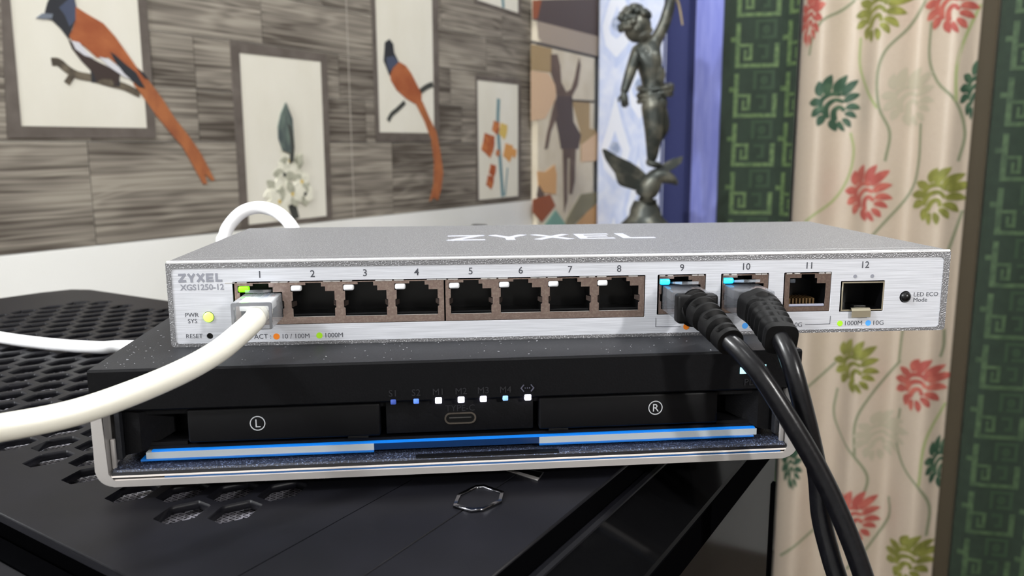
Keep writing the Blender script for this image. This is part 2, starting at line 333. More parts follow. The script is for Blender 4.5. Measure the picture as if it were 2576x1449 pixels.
# mural panel beside the planks
mur = empty('mural_panel', 'tall panel with an abstract figure in brown, cream and rust beside the plank wall', 'mural', (0, 0, ZO), RW)
MF = lambda s, z, c: Vector((s, VW - 20 - c, z)) * S
ob('panel', box(NB(), 1637, SK - 54, VW - 20, VW - 1, Z0 + 2, 900), 'm_bg', mur)
def decal(name, loop, m, fr, c, parent, th=0.25):
    return ob(name, prism(NB(), loop, fr, 0.05, c + th), m, parent)
mz = [
 ('m_dk', [(1611.9,429.7),(1970.4,484.4),(1973.5,378.3),(1611.9,381.5)]), ('m_red', [(1611.9,429.7),(1656.0,435.9),(1635.8,386.4),(1611.9,384.7)]),
 ('m_bei', [(1631.8,380.7),(1973.5,378.3),(1975.2,319.0),(1640.0,326.7),(1656.3,333.3),(1639.9,341.9)]), ('m_bl', [(1603.9,330.1),(1975.1,322.7),(1975.3,315.2),(1603.9,323.2)]),
 ('m_tan', [(1604.7,320.8),(1708.4,319.1),(1703.7,257.6),(1604.6,256.7)]), ('m_pea', [(1604.6,255.5),(1690.0,254.0),(1729.9,224.9),(1730.2,190.1),(1673.7,136.2),(1604.5,128.1)]),
 ('m_tan', [(1820.2,187.5),(1924.4,188.7),(1924.1,114.5),(1965.4,110.3),(1956.2,67.1),(1871.2,20.2),(1869.6,104.3)]), ('m_pea', [(1875.2,67.1),(1981.3,105.7),(1983.7,20.8),(1876.2,17.8)]),
 ('m_fig', [(1702.5,304.2),(1737.0,307.3),(1752.3,278.4),(1758.1,235.3),(1787.4,210.5),(1815.0,220.9),(1835.1,253.4),(1847.8,285.7),(1858.8,309.0),(1866.9,287.2),(1850.7,231.9),(1815.3,197.6),(1735.5,193.9),(1726.4,224.7),(1702.8,257.5)]),
 ('m_dk', [(1733.7,196.4),(1820.0,200.5),(1827.7,131.1),(1872.7,95.0),(1857.8,55.4),(1760.1,55.8),(1743.4,102.6),(1725.3,146.3)]),
 ('m_fig', [(1726.7,190.0),(1739.4,146.7),(1703.8,102.1),(1687.7,58.3),(1672.3,54.9),(1682.4,93.2),(1706.1,145.8)]),
 ('m_fig', [(1769.2,56.3),(1842.3,56.0),(1838.1,-35.2),(1824.3,-72.1),(1808.1,-71.3),(1810.4,30.4),(1795.4,30.6),(1795.2,-89.2),(1778.7,-120.7),(1773.9,-32.9)]),
 ('m_or', [(1633.8,-1.8),(1674.3,-5.0),(1724.7,13.7),(1735.6,-13.5),(1732.5,-67.5),(1640.6,-56.4)]), ('m_fig', [(1640.5,-36.8),(1670.2,-64.4),(1657.5,-85.9),(1632.2,-66.9)]),
 ('m_red', [(1611.6,-75.4),(1700.5,-65.9),(1729.2,-99.1),(1657.6,-139.2),(1611.5,-109.4)]), ('m_teal', [(1670.6,-149.2),(1729.3,-110.5),(1792.3,-159.1)]),
 ('m_ol', [(1792.1,-140.3),(1878.1,-74.7),(1986.4,-72.7),(1987.2,-100.0),(1830.6,-162.2),(1782.9,-158.3)]), ('m_or', [(1840.4,-167.8),(1909.5,-129.6),(1987.4,-105.0),(1989.5,-180.2)]),
 ('m_bl', [(1815.4,192.2),(1952.8,194.6),(1952.9,189.9),(1815.5,187.7)]),
]
for i, (m, lp) in enumerate(mz): decal('printed_shape', lp, m, MF, 0.2 + i * 0.12, mur)

def ribbon(pts, w0, w1=None):
    P = crom([(a, b, 0) for a, b in pts], 5); n = len(P); L, R_ = [], []
    for i in range(n):
        t = (P[min(i + 1, n - 1)] - P[max(i - 1, 0)]).normalized(); w = (w0 + ((w1 or w0) - w0) * i / n) / 2
        L.append((P[i].x - t.y * w, P[i].y + t.x * w)); R_.append((P[i].x + t.y * w, P[i].y - t.x * w))
    return L + R_[::-1]
def lobe(x, y, ang, ln, wd, bend=0.0):
    L, R_ = [], []
    for i in range(8):
        k = i / 7; a = ang + bend * k; px, py = x + ln * k * math.cos(a), y + ln * k * math.sin(a)
        w = wd * math.sin(PI * min(1, k * .92 + .08)) ** .8 / 2 + .6
        L.append((px - math.sin(a) * w, py + math.cos(a) * w)); R_.append((px + math.sin(a) * w, py - math.cos(a) * w))
    return L + R_[::-1]
# ------------------------------------------------------------------ printed pictures on the plank wall
def picture(label, outer, inner, k):
    p = empty('framed_picture', label, 'picture', (0, 0, ZO), RW, 'framed pictures on the plank wall')
    ob('canvas', prism(NB(), inner, WF, 2.1, 2.6), 'canvas', p)
    ob('frame', plate(outer, [inner], WF, 2.1, 3.4), 'frame', p)
    return p
def art(p, name, items, base=3.4):
    for i, (m, lp) in enumerate(items): ob(name if i == 0 or True else name, prism(NB(), lp, WF, 2.5, base + .2 + i * .06), m, p)
def art_lines(p, name, m, pts, wd, c=3.8):
    ob(name, prism(NB(), ribbon(pts, wd), WF, 2.5, c), m, p)
P1o = [(342.3,381.4),(545.3,395.7),(542.3,77.7),(325.1,76.2)]; P1i = [(348.6,368.4),(530.1,381.5),(528.2,92.6),(344.4,92.2)]
p1 = picture('large dark-framed picture of a perched rust bird whose long tail crosses the frame', P1o, P1i, 1)
art_lines(p1, 'branch', 'twig', [(392.9,179.9),(402.8,179.9),(414.0,171.1),(428.2,164.3),(450.3,161.5),(472.9,156.4),(496.3,152.3),(521.3,142.4)], 11, 3.3)
art_lines(p1, 'branch', 'twig', [(411.2,151.6),(419.3,162.6)], 9, 3.22)
art_lines(p1, 'bird_leg', 'k_bird', [(452.1,174.5),(451.5,155.6)], 9, 3.5)
art_lines(p1, 'bird_leg', 'k_bird', [(486.1,171.5),(484.9,152.2)], 9, 3.5)
art(p1, 'bird_feathers', [
 ('o_tail', [(514.5,184.7),(526.3,177.2),(543.5,155.5),(558.7,136.1),(575.9,109.6),(602.6,77.6),(620.2,53.0),(643.3,9.3),(638.0,8.2),(624.9,20.3),(628.0,3.5),(620.7,3.8),(608.1,26.9),(589.0,61.8),(567.8,85.7),(543.1,114.5),(523.2,142.5),(512.0,156.5)]),
 ('br_bird', [(419.3,212.4),(436.9,197.2),(452.8,187.9),(475.0,178.9),(491.8,169.2),(484.2,150.7),(477.8,161.4),(461.7,161.1),(454.0,155.3),(450.4,169.0),(435.6,183.9),(423.5,199.9)]),
 ('k_bird', [(389.0,236.3),(390.6,245.6),(395.0,257.9),(401.8,270.2),(417.8,278.8),(432.1,274.6),(435.0,256.9),(431.4,239.7),(423.5,221.9),(419.9,212.5),(410.5,225.1),(399.2,235.5)]),
 ('b_bird', [(410.1,253.6),(430.5,271.8),(435.0,256.9),(431.7,239.7),(422.3,229.6),(417.1,244.4)]),
 ('g_bird', [(377.5,235.7),(387.1,243.1),(400.8,243.8),(398.6,237.5),(388.9,235.5)]),
 ('o_bird', [(433.4,257.8),(450.2,249.6),(472.0,240.0),(488.5,223.0),(501.8,205.2),(517.5,183.5),(529.8,163.3),(522.7,154.3),(513.0,167.8),(487.2,184.0),(476.2,192.6),(458.7,190.6),(448.8,198.8),(440.5,205.4),(425.0,210.2),(420.3,216.9),(426.0,225.3),(431.6,238.9)]),
 ('w_bird', [(423.2,211.0),(434.0,209.5),(442.6,198.7),(454.6,188.6),(439.8,192.1),(427.6,200.0)]),
 ('w_bird', [(461.2,192.7),(475.9,189.3),(496.2,177.2),(515.5,161.0),(497.6,166.2),(475.0,179.5)]),
 ('k_bird', [(478.5,200.9),(485.5,197.5),(500.8,185.0),(516.7,174.2),(529.7,151.9),(519.5,153.6),(498.0,171.0),(484.6,187.8)]),
 ('k_bird', [(517.4,182.1),(530.7,173.2),(536.3,165.1),(530.1,166.7)])])
p2 = picture('dark-framed picture of a white flower cluster with one upright dark bud', [(690.7,239.0),(908.9,234.5),(905.3,-75.2),(690.6,-75.6)], [(708.5,220.1),(893.0,220.8),(891.1,-68.0),(707.0,-70.1)], 2)
art_lines(p2, 'stem', 'stemk', [(802.7,-28.5),(810.2,-53.7),(813.9,-68.1)], 18, 3.0)
fl = []
fcs = [(807.1,37.6),(792.1,13.7),(832.2,0.1),(772.3,-16.6),(807.7,-21.8),(837.8,-23.2),(775.5,-34.0)]
for n_, (x, z) in enumerate(fcs):
    for k in range(6):
        a = k * PI / 3 + n_ * .7
        fl.append(('petals' if (k + n_) % 3 == 0 else 'petal', lobe(x, z, a, 30 - n_ % 3 * 4, 17, .25)))
    fl.append(('stemk' if n_ % 2 else 'yelf', ell(x, z, 4, 4, 8)))
fl += [('leafd', [(802.8,141.8),(815.7,113.4),(816.8,68.7),(808.0,51.4),(790.5,56.7),(782.3,78.8),(782.4,99.1),(790.6,122.8)]),
 ('stemk', [(803.6,106.3),(811.2,99.6),(817.1,65.2),(813.4,37.5),(805.1,34.1),(808.9,65.2)]),
 ('ochre', [(821.2,44.3),(834.5,51.2),(836.7,33.6),(825.3,23.3)])]
art(p2, 'flower', [(m if m != 'ochre' else 'petals', l) for m, l in fl], 2.7)
p3 = picture('narrow dark-framed picture of a rust bird seen from behind with trailing tail', [(1034.3,440.9),(1249.4,455.8),(1244.2,76.4),(1035.9,73.9)], [(1047.1,424.6),(1228.2,435.8),(1226.3,92.9),(1047.5,92.5)], 3)
art_lines(p3, 'branch', 'stemk', [(1224.6,199.3),(1201.5,191.6),(1178.8,179.9)], 12, 3.3)
art_lines(p3, 'branch', 'stemk', [(1129.2,156.2),(1103.4,139.6),(1086.5,129.9),(1074.7,116.2)], 10, 3.3)
art(p3, 'bird_feathers', [
 ('o_tail', [(1164.1,154.9),(1186.4,161.0),(1210.6,124.7),(1232.8,96.4),(1246.2,52.6),(1254.8,4.4),(1246.5,-32.6),(1233.7,-58.1),(1219.1,-49.8),(1204.2,-58.3),(1220.1,-20.4),(1223.6,30.9),(1214.7,78.1),(1193.2,117.2)]),
 ('o_bird', [(1114.3,238.3),(1134.9,231.9),(1152.9,216.2),(1171.0,193.3),(1184.2,176.7),(1183.3,152.1),(1161.3,154.1),(1134.8,163.3),(1104.1,180.0),(1087.0,198.4),(1084.2,214.8),(1093.4,228.7)]),
 ('k_bird', [(1071.9,273.3),(1085.7,281.2),(1096.9,272.5),(1099.2,255.6),(1112.7,237.5),(1093.2,223.7),(1082.9,207.4),(1073.2,225.5),(1066.3,236.4),(1069.7,256.2)]),
 ('b_bird', [(1074.0,243.5),(1096.8,248.8),(1111.7,237.4),(1093.2,224.7),(1083.2,214.7),(1075.8,229.0)])])
p4 = picture('small dark-framed picture of orange flowers on a thin blue-green stem', [(1386.0,229.0),(1583.5,233.4),(1581.8,-69.3),(1383.0,-70.3)], [(1392.2,219.3),(1570.3,218.8),(1568.5,-64.5),(1393.0,-65.1)], 4)
art_lines(p4, 'stem', 'stemb', [(1481.5,179.7),(1477.7,115.7),(1485.4,38.9),(1497.4,-62.5)], 14, 2.9)
art_lines(p4, 'stem', 'stemb', [(1520.0,9.5),(1507.9,-60.9)], 6, 2.9)
def blob(cx, cy, r, m, n=9, k=.3):
    random.seed(int(cx)); return (m, [(cx + r * (1 + k * (i % 2) - .15) * math.cos(2 * PI * i / n), cy + r * (1 + k * (i % 2) - .15) * math.sin(2 * PI * i / n)) for i in range(n)])
fp = [(1469.8,109.5),(1502.4,102.0),(1437.2,67.3),(1524.1,48.8),(1453.9,4.9),(1442.7,-23.1),(1476.1,47.1),(1550.7,46.5)]
art(p4, 'flower', [blob(*fp[0], 17, 'rustf'), blob(*fp[1], 20, 'yelf'), blob(*fp[2], 29, 'rustf'), blob(*fp[3], 23, 'orf'), blob(*fp[4], 16, 'rustf'), blob(*fp[5], 17, 'rustf'), blob(*fp[6], 9, 'rustf'), blob(*fp[7], 12, 'orf')], 2.8)
p5 = picture('dark frame cut off by the top edge above the orange flower picture', [(1383.3,539.8),(1585.2,542.2),(1584.3,388.3),(1386.3,393.1)], [(1392.2,524.2),(1572.3,525.8),(1571.5,394.4),(1396.0,401.5)], 5)
art_lines(p5, 'stem', 'stemb', [(1499.2,439.0),(1505.9,398.3)], 12, 2.9)

# ------------------------------------------------------------------ curtains (t runs along the curtain wall, c = out of it)
def curtain(name, label, t0, t1, fold, m, z0=-1140, z1=800, hem=None, step=6):
    cu = empty(name, label, 'curtain', (0, 0, ZO), RW, None)
    n = int((t1 - t0) / step); bm = NB(); prev = None
    for i in range(n + 1):
        t = t0 + (t1 - t0) * i / n
        col = [bm.verts.new(Vector((SK - fold(t) + o_, -t, z)) * S) for o_ in (0, 3.0) for z in (z0, (z0 * 2 + z1) / 3, (z0 + z1) / 2, z1)]
        if prev:
            for k in range(3):
                bm.faces.new((prev[k], col[k], col[k + 1], prev[k + 1])); bm.faces.new((prev[4 + k], prev[5 + k], col[5 + k], col[4 + k]))
            bm.faces.new((prev[0], prev[4], col[4], col[0])); bm.faces.new((prev[3], col[3], col[7], prev[7]))
        else: bm.faces.new((col[0], col[1], col[2], col[3], col[7], col[6], col[5], col[4]))
        prev = col
    bm.faces.new((prev[4], prev[5], prev[6], prev[7], prev[3], prev[2], prev[1], prev[0]))
    ob('cloth', bm, m, cu, 60)
    return cu
def drape(name, loops, m, fold, parent, off=0.6, th=0.5, kind=None, step=12):
    bm = NB(); F = lambda a, b, c: Vector((a, b, c))
    for lp in loops: prism(bm, lp, F, 0, th)
    a, b = min(v.co.x for v in bm.verts), max(v.co.x for v in bm.verts)
    t = math.ceil(a / step) * step
    while t < b:
        bmesh.ops.bisect_plane(bm, geom=bm.verts[:] + bm.edges[:] + bm.faces[:], plane_co=(t, 0, 0), plane_no=(1, 0, 0)); t += step
    for v in bm.verts:
        t, z, c = v.co; v.co = Vector((SK - fold(t) - off - c, -t, z)) * S
    return ob(name, bm, m, parent, None, kind=kind)
def leaf(x, y, h, tilt=0.0, sx=1.0):
    """acanthus-like leaf: broad lobes fanning up and right from a curled midrib, hooked lobes below"""
    out = []; u = h / 160.0; ct, st_ = math.cos(tilt), math.sin(tilt)
    T = lambda p, q_: (x + (p * ct - q_ * st_) * sx, y + p * st_ + q_ * ct)
    for a, ln, wd, bx, by, bd in ((2.0, 44, 21, -26, 30, -.5), (1.75, 58, 23, -10, 30, -.5), (1.35, 62, 22, 8, 26, -.4), (.95, 60, 22, 22, 20, -.35), (.75, 48, 20, 24, 0, -.5), (.35, 42, 18, 24, -18, -.6),
                                  (2.6, 36, 22, -30, 10, .3), (2.9, 34, 22, -32, -12, .5), (3.4, 34, 20, -26, -30, .5), (.1, 36, 16, 18, -34, -.6), (-.7, 34, 15, 10, -46, -.3), (-2.2, 36, 18, -10, -42, .6), (-1.6, 34, 12, 0, -50, .3)):
        out.append([(min(max(p, -438), -14), q_) for p, q_ in (T(p, q_) for p, q_ in lobe(bx * u, by * u, a, ln * u, wd * u * 1.12, bd))])
    for pl in ([(-36, -20), (-30, 14), (-6, 30), (18, 24)], [(-26, -36), (-20, -4), (2, 12), (22, 2)], [(-10, -46), (-6, -20), (8, -10), (20, -24)]):
        out.append([(min(max(a_, -438), -14), b_) for a_, b_ in (T(p, q_) for p, q_ in ribbon([(p * u, q_ * u) for p, q_ in pl], 15 * u, 10 * u))])
    return out
def foldsum(*terms):
    return lambda t: sum(a * math.sin(2 * PI * t / p + ph) for a, p, ph in terms)

# pale blue curtain: patterned face, recessed fold with its shade painted navy, periwinkle border
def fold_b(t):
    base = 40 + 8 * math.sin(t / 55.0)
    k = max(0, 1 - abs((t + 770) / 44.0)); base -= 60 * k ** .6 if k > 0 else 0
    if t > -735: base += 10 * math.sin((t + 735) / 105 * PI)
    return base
blue = curtain('blue_curtain', 'pale blue and white curtain with teardrop pattern and plain periwinkle border behind bronze statue', -1016, -622, fold_b, 'ikat', step=5)
dr = []
for q_ in range(0, 2):
    for r in range(-4, 3):
        cx = -958 + q_ * 74; cz = 79 + r * 350 + (175 if q_ % 2 else 0)
        if cz > -1050: dr.append((cx, cz))
def tear(cx, cz, w, h): return [(max(a, -1012), b) for a, b in [(cx, cz + h), (cx + w * .45, cz + h * .35), (cx + w, cz - h * .25), (cx + w * .75, cz - h * .7), (cx, cz - h), (cx - w * .75, cz - h * .7), (cx - w, cz - h * .25), (cx - w * .45, cz + h * .35)]]
for x, z in dr:
    w_ = 62 if x < -890 else 48
    mo = drape('teardrop_motif', [tear(x, z + 12, w_, 158)], 'ikatb', fold_b, blue, .3, .3)
    drape('motif_centre', [tear(x, z + 6, w_ - 14, 122)], 'ikatw', fold_b, mo, .7, .3); drape('motif_spot', [tear(x, z - 18, 25, 46)], 'ikatb', fold_b, mo, 1.1, .3); drape('motif_spot', [[(max(a, -1012), b) for a, b in ell(x, z - 22, 17, 20, 12)]], 'ikatd', fold_b, mo, 1.5, .3)
drape('shade_and_border_band', [[(-820, -1140), (-733, -1140), (-733, 780), (-820, 780)]], 'navy', fold_b, blue, .8, 1.0, step=5)  # shade of the deep fold, put in as a navy strip
drape('shade_and_border_band', [[(-733, -1140), (-622, -1140), (-622, 780), (-733, 780)]], 'peri', fold_b, blue, .8, 1.0, step=5)

# dark green curtains with woven key pattern
def keyunit(x, z, k, w):
    """outlines of one repeat: long bar, stepped hooks and small squares"""
    R4 = lambda a, b, c, d: [(x + a * k, z + b * k), (x + c * k, z + b * k), (x + c * k, z + d * k), (x + a * k, z + d * k)]
    big = [R4(0, 0, 12, 112), R4(12, 0, 104, 10), R4(12, 52, 34, 60), R4(34, 18, 42, 60), R4(22, 18, 34, 26), R4(22, 26, 28, 44), R4(-14, 66, 0, 78), R4(92, 10, 104, 60)]
    mid = [R4(46, 72, 54, 120), R4(54, 112, 96, 120), R4(88, 72, 96, 112), R4(62, 72, 88, 80), R4(62, 22, 78, 30), R4(70, 30, 78, 58), R4(54, 50, 70, 58)]
    fl_ = [[(p[0], p[1]) for p in ell(x + 71 * k, z + 95 * k, 9 * k, 12 * k, 10)]]
    return big, mid + fl_
def green(name, label, t0, t1, fold, x0, zo, k, per, ink=('key', 'keyd')):
    g = curtain(name, label, t0, t1, fold, 'velvet')
    for r in range(-9, 6):
        for q_ in range(0, 3):
            mo = None
            for src_, m_ in zip(keyunit(x0 + q_ * 126 * k, zo + r * per, k, 8), ink):
                dst = []
                for lp in src_:
                    lp = [(min(max(p, t0 + 2), t1 - 2), z) for p, z in lp]
                    if max(p for p, _ in lp) - min(p for p, _ in lp) > 2 and -1130 < min(z for _, z in lp) and max(z for _, z in lp) < 775: dst.append(lp)
                if dst:
                    d_ = drape('key_motif', dst, m_, fold, g, .3, .4)
                    if mo: d_.parent = mo
                    mo = mo or d_
    return g
def fold_g(t): return 62 + 16 * math.sin((t + 640) / 30.0)
green('green_curtain', 'dark green curtain with light key pattern between periwinkle border and cream curtain', -640, -444, fold_g, -600, 8, 1.0, 127)
def fold_g2(t): return 46 + 16 * math.sin((t + 40) / 36.0)
green('green_curtain', 'dark green key patterned curtain right of the cream floral curtain', -9, 330, fold_g2, 18, -20, .95, 122, ('key2', 'keyd'))

# cream curtain printed with leaves and vines
def fold_c(t): return 74 + 26 * math.cos(2 * PI * (t + 385) / 142.0) + 2.5 * math.sin(2 * PI * (t + 385) / 57.0) - 14 * max(0, (-455 - t) / 45.0)
cream = curtain('cream_curtain', 'cream satin curtain printed with red, olive and dark green leaves on vines', -440, -46, fold_c, 'cream', step=4)
drape('dark_edge_strip', [[(-46, -1140), (-12, -1140), (-12, 780), (-46, 780)]], 'creamedge', fold_c, cream, -1, 4, step=4)  # plain dark olive strip along the cream curtain's right edge
KO = 80
lv = [('lgreen', [(-346.6,162.0)]), ('lolive', [(-257.3,371.6)]), ('lred', [(-107.9,375.2)]), ('lred', [(-413.3,371.6)]), ('lpale', [(-182.5,172.2)]), ('lgreen', [(-43.3,187.2)]), ('lred', [(-257.7,-54.7)]), ('lolive', [(-102.8,-55.2)]),
      ('lolive', [(-257.8,-489.4)]), ('lred', [(-108.3,-512.6)]), ('lgreen', [(-398.6,-780.7)]), ('lpale', [(-189.9,-666.3)]), ('lred', [(-232.8,-886.4)]), ('lolive', [(-100.0,-964.9)]), ('lgreen', [(-50.0,-709.8)]), ('lolive', [(-187.5,555.8)]), ('lpale', [(-356.4,-293.6)])]
for i, (m, p) in enumerate(lv):
    x, z = p[0]; sx = .55 if i in (3, 5, 10, 14) else 1.0
    drape('leaf_print', leaf(x, z, 134, (-.28 if i % 2 else .22), sx), m, fold_c, cream, .7, .3, step=8)
vn = [[(-318.3,408.8),(-349.4,380.8),(-383.7,356.9),(-404.4,322.2),(-411.3,281.4)], [(-164.0,393.5),(-193.7,332.5),(-235.4,279.1),(-248.4,222.4),(-240.2,150.6),(-215.1,91.5),(-220.2,23.5)],
      [(-299.7,318.9),(-296.7,251.8),(-272.1,192.2),(-243.5,148.4)], [(-146.3,341.3),(-144.2,260.3),(-120.1,203.2),(-79.5,158.6),(-58.6,89.4),(-66.3,24.3)],
      [(-36.2,372.7),(-73.2,297.7),(-83.6,235.4),(-79.5,158.6)], [(-309.6,92.8),(-298.7,46.4),(-307.5,-14.5),(-340.1,-77.1),(-397.9,-130.4)], [(-152.7,112.8),(-150.5,14.9),(-166.4,-53.2),(-232.3,-151.0),(-284.9,-233.5)],
      [(-34.8,-89.3),(-64.8,-157.8),(-79.6,-227.1)], [(-300.1,-560.9),(-306.4,-625.6),(-288.3,-672.4),(-239.9,-723.9),(-209.2,-778.4),(-217.7,-839.3)], [(-156.2,-466.3),(-211.7,-554.5),(-243.3,-630.6),(-239.9,-723.9)],
      [(-157.0,-388.6),(-159.1,-425.1),(-160.4,-472.2)], [(-147.8,-586.2),(-151.6,-667.3),(-128.6,-727.3),(-88.2,-772.3),(-63.5,-825.8),(-64.8,-902.5)], [(-45.6,-557.6),(-83.1,-653.5),(-88.5,-766.9)], [(-65.0,-372.4),(-63.2,-412.4),(-67.7,-440.9)],
      [(-309.1,-493.8),(-352.2,-544.4),(-389.3,-584.0)], [(-159.7,-827.8),(-156.0,-882.6),(-199.0,-973.8),(-240.9,-1032.3)], [(-323.9,-950.2),(-374.7,-1005.7),(-416.5,-1053.9)]]
for i, p in enumerate(vn):
    p = [(min(max(a, -437), -50), b) for a, b in p]
    drape('vine_print', [ribbon(p, 6.5)], 'vine2' if i in (2, 4, 5, 12) else 'vine', fold_c, cream, .3, .3, step=8)

# ------------------------------------------------------------------ bronze statue on a small table
SO = [114.3, 1691.2, 60.6]
HD = math.radians(-4.508)
st = empty('bronze_statue', 'dark bronze statue of a child with one raised arm standing on a spread-winged bird', 'statue', (SO[0] * S, SO[1] * S, ZO), HD)
sk_ = lambda x, y, d=0: None
def skin(name, joints, bones, m, parent, sub=2):
    """joints: name -> ((x, depth, z) mm, radius mm); grows one continuous skin"""
    ks = list(joints); me = bpy.data.meshes.new(name)
    me.from_pydata([Vector(joints[k][0]) * S for k in ks], [(ks.index(a), ks.index(b)) for a, b in bones], [])
    o = bpy.data.objects.new(name, me); C.objects.link(o)
    md = o.modifiers.new('skin', 'SKIN'); md.use_smooth_shade = True
    for i, k in enumerate(ks):
        r = joints[k][1]; r = r if isinstance(r, tuple) else (r, r)
        me.skin_vertices[0].data[i].radius = (r[0] * S, r[1] * S); me.skin_vertices[0].data[i].use_root = (i == 0)
    s_ = o.modifiers.new('sub', 'SUBSURF'); s_.levels = sub; s_.render_levels = sub
    m2 = bpy.data.meshes.new_from_object(o.evaluated_get(bpy.context.evaluated_depsgraph_get()))
    bpy.data.objects.remove(o); bpy.data.meshes.remove(me)
    return ob(name, m2, m, parent, 180)
def sp(lst, d): return (lst[0][0], d, lst[0][1])
J = dict(
 pelvis=(sp([(334.5,176.7)], 0), (27, 22)), waist=(sp([(328.3,208.5)], 0), (26, 21)), chest=(sp([(319.6,249.4)], 0), (33, 24)), neckb=(sp([(309.6,286.3)], 0), (22, 17)), neck=(sp([(299.4,302.9)], 2), 14),
 shl=(sp([(289.3,276.1)], -6), 14), ell_=(sp([(272.8,226.6)], -14), 12), wrl=(sp([(257.5,180.8)], -22), 8.5),
 shr=(sp([(330.7,295.4)], 4), 14), elr=(sp([(351.2,337.3)], 0), 13), wrr=(sp([(361.5,377.2)], -6), 12), wre=(sp([(364.5,402.4)], -6), 9),
 hipa=(sp([(328.2,148.6)], -12), 25), knea=(sp([(332.0,91.8)], -14), 20), shina=(sp([(331.2,61.3)], -8), 16), anka=(sp([(330.5,24.8)], 0), 10),
 hipb=(sp([(346.0,146.6)], 12), 24), kneb=(sp([(356.3,106.9)], 2), 18), ankb=(sp([(344.1,72.7)], 34), 12), toeb=(sp([(336.5,65.1)], 46), 9))
FM = dict(chest=1.35, neckb=1.2, waist=1.15, pelvis=1.2, hipa=1.15, hipb=1.1, knea=1.15, kneb=1.1, shina=1.12, neck=1.1)
J = {k: (c, tuple(q * FM.get(k, 1.15) for q in (rr_ if isinstance(rr_, tuple) else (rr_, rr_)))) for k, (c, rr_) in J.items()}
skin('body', J, [('pelvis', 'waist'), ('waist', 'chest'), ('chest', 'neckb'), ('neckb', 'neck'), ('neckb', 'shl'), ('shl', 'ell_'), ('ell_', 'wrl'), ('neckb', 'shr'), ('shr', 'elr'), ('elr', 'wrr'), ('wrr', 'wre'),
  ('pelvis', 'hipa'), ('hipa', 'knea'), ('knea', 'shina'), ('shina', 'anka'), ('pelvis', 'hipb'), ('hipb', 'kneb'), ('kneb', 'ankb'), ('ankb', 'toeb')], 'bronze', st)
def blobs(name, items, m, parent, disp=0.0, seg=14):
    bm = NB()
    for (x, y, z), (rx, ry, rz), rot in items:
        r = bmesh.ops.create_uvsphere(bm, u_segments=seg, v_segments=seg // 2 + 2, radius=1)
        mt = Matrix.Translation(Vector((x, y, z)) * S) @ Euler(rot).to_matrix().to_4x4() @ Matrix.Diagonal(Vector((rx * S, ry * S, rz * S, 1)))
        bmesh.ops.transform(bm, matrix=mt, verts=r['verts'])
        if disp:
            for v in r['verts']: v.co += v.co.normalized() * 0 + Vector((random.uniform(-1, 1), random.uniform(-1, 1), random.uniform(-1, 1))) * disp * S
    return ob(name, bm, m, parent, 180)
hx, hz = [(285.7,337.6)][0]
# head: skull, cheeks, jaw, nose, lips, brows, ears turned to the right
blobs('head', [((hx + 4, 0, hz - 4), (32, 33, 37), (0, 0, 0)), ((hx + 14, -6, hz - 24), (21, 22, 18), (0, 0, 0)), ((hx + 33, -8, hz - 14), (6, 5, 7), (0, .3, 0)), ((hx + 31, -8, hz - 27), (5, 7, 3), (0, 0, 0)), ((hx + 29, -8, hz - 35), (6, 7, 5), (0, 0, 0)),
  ((hx + 28, -17, hz - 2), (5, 7, 3), (0, 0, 0)), ((hx + 31, -15, hz - 8), (3, 4, 3), (0, 0, 0)), ((hx - 2, -31, hz - 12), (6, 3, 9), (0, 0, 0))], 'bronze', st)
random.seed(3); cur = []
for i in range(70):
    a, b = random.uniform(0, 2 * PI), random.uniform(-.35, 1.5)
    d = Vector((math.cos(b) * math.cos(a), math.cos(b) * math.sin(a), math.sin(b)))
    if d.x > .55 and d.z < .45: continue
    cur.append(((hx - 2 + d.x * 35, d.y * 34, hz + 1 + d.z * 38), (9, 9, 8), (a, b, 0)))
blobs('curly_hair', cur, 'bronze', st, 0.6, 8)
def hand(x, y, z, dirv, up, parent, curl):
    """palm with four unequal bent fingers and a thumb leaving its side"""
    d = Vector(dirv).normalized(); n = Vector(up).normalized(); sd = d.cross(n).normalized(); o = Vector((x, y, z)); bm = NB()
    sweep(bm, [o - d * 4, o + d * 6, o + d * 16, o + d * 19], lambda i, a: (math.cos(a) * (6, 9, 9.5, 8)[i], math.sin(a) * (5, 4.5, 4, 3)[i]), 12, up=tuple(n))
    for k, (off, ln) in enumerate(((-6.5, 15), (-2.2, 18), (2.2, 17), (6.3, 13))):
        b = o + d * 17 + sd * off
        sweep(bm, [b, b + d * ln * .4 + n * curl * 2, b + d * ln * .7 + n * curl * 5, b + d * ln * .8 + n * curl * 10], lambda i, a: (2.6, 2.4, 2.1, 1.4)[i], 8, up=tuple(n))
    b = o + d * 5 - sd * 7
    sweep(bm, [b, b - sd * 6 + d * 5 + n * curl, b - sd * 7 + d * 12 + n * curl * 4], lambda i, a: (3.2, 2.8, 1.8)[i], 8, up=tuple(n))
    return ob('hand', bm, 'bronze', parent, 60)
(w1,), (w2,) = [(257.9,182.0)], [(364.2,399.5)]
hand(w1[0], -23, w1[1], (.12, -.1, -1), (.3, 1, 0), st, 1)
hand(w2[0], -6, w2[1], (.35, 0, 1), (1, .2, -.3), st, 1)
(t1,), (t2,) = [(364.1,416.8)], [(394.8,337.1)]
bm = NB(); sweep(bm, crom([(t1[0], 0, t1[1]), ((t1[0] + t2[0]) / 2 + 4, 4, (t1[1] + t2[1]) / 2 + 8), (t2[0], 6, t2[1])], 5), lambda i, a: 4 - i * .2, 10)
ob('held_ribbon', bm, mat('worn_gilt', (176, 160, 128), .4, .5), st, 60)
(q1,), (q2,), (q3,), (q4,), (q5,) = [(334.5,174.9)], [(305.6,264.3)], [(336.2,260.4)], [(345.8,156.0)], [(325.4,156.1)]
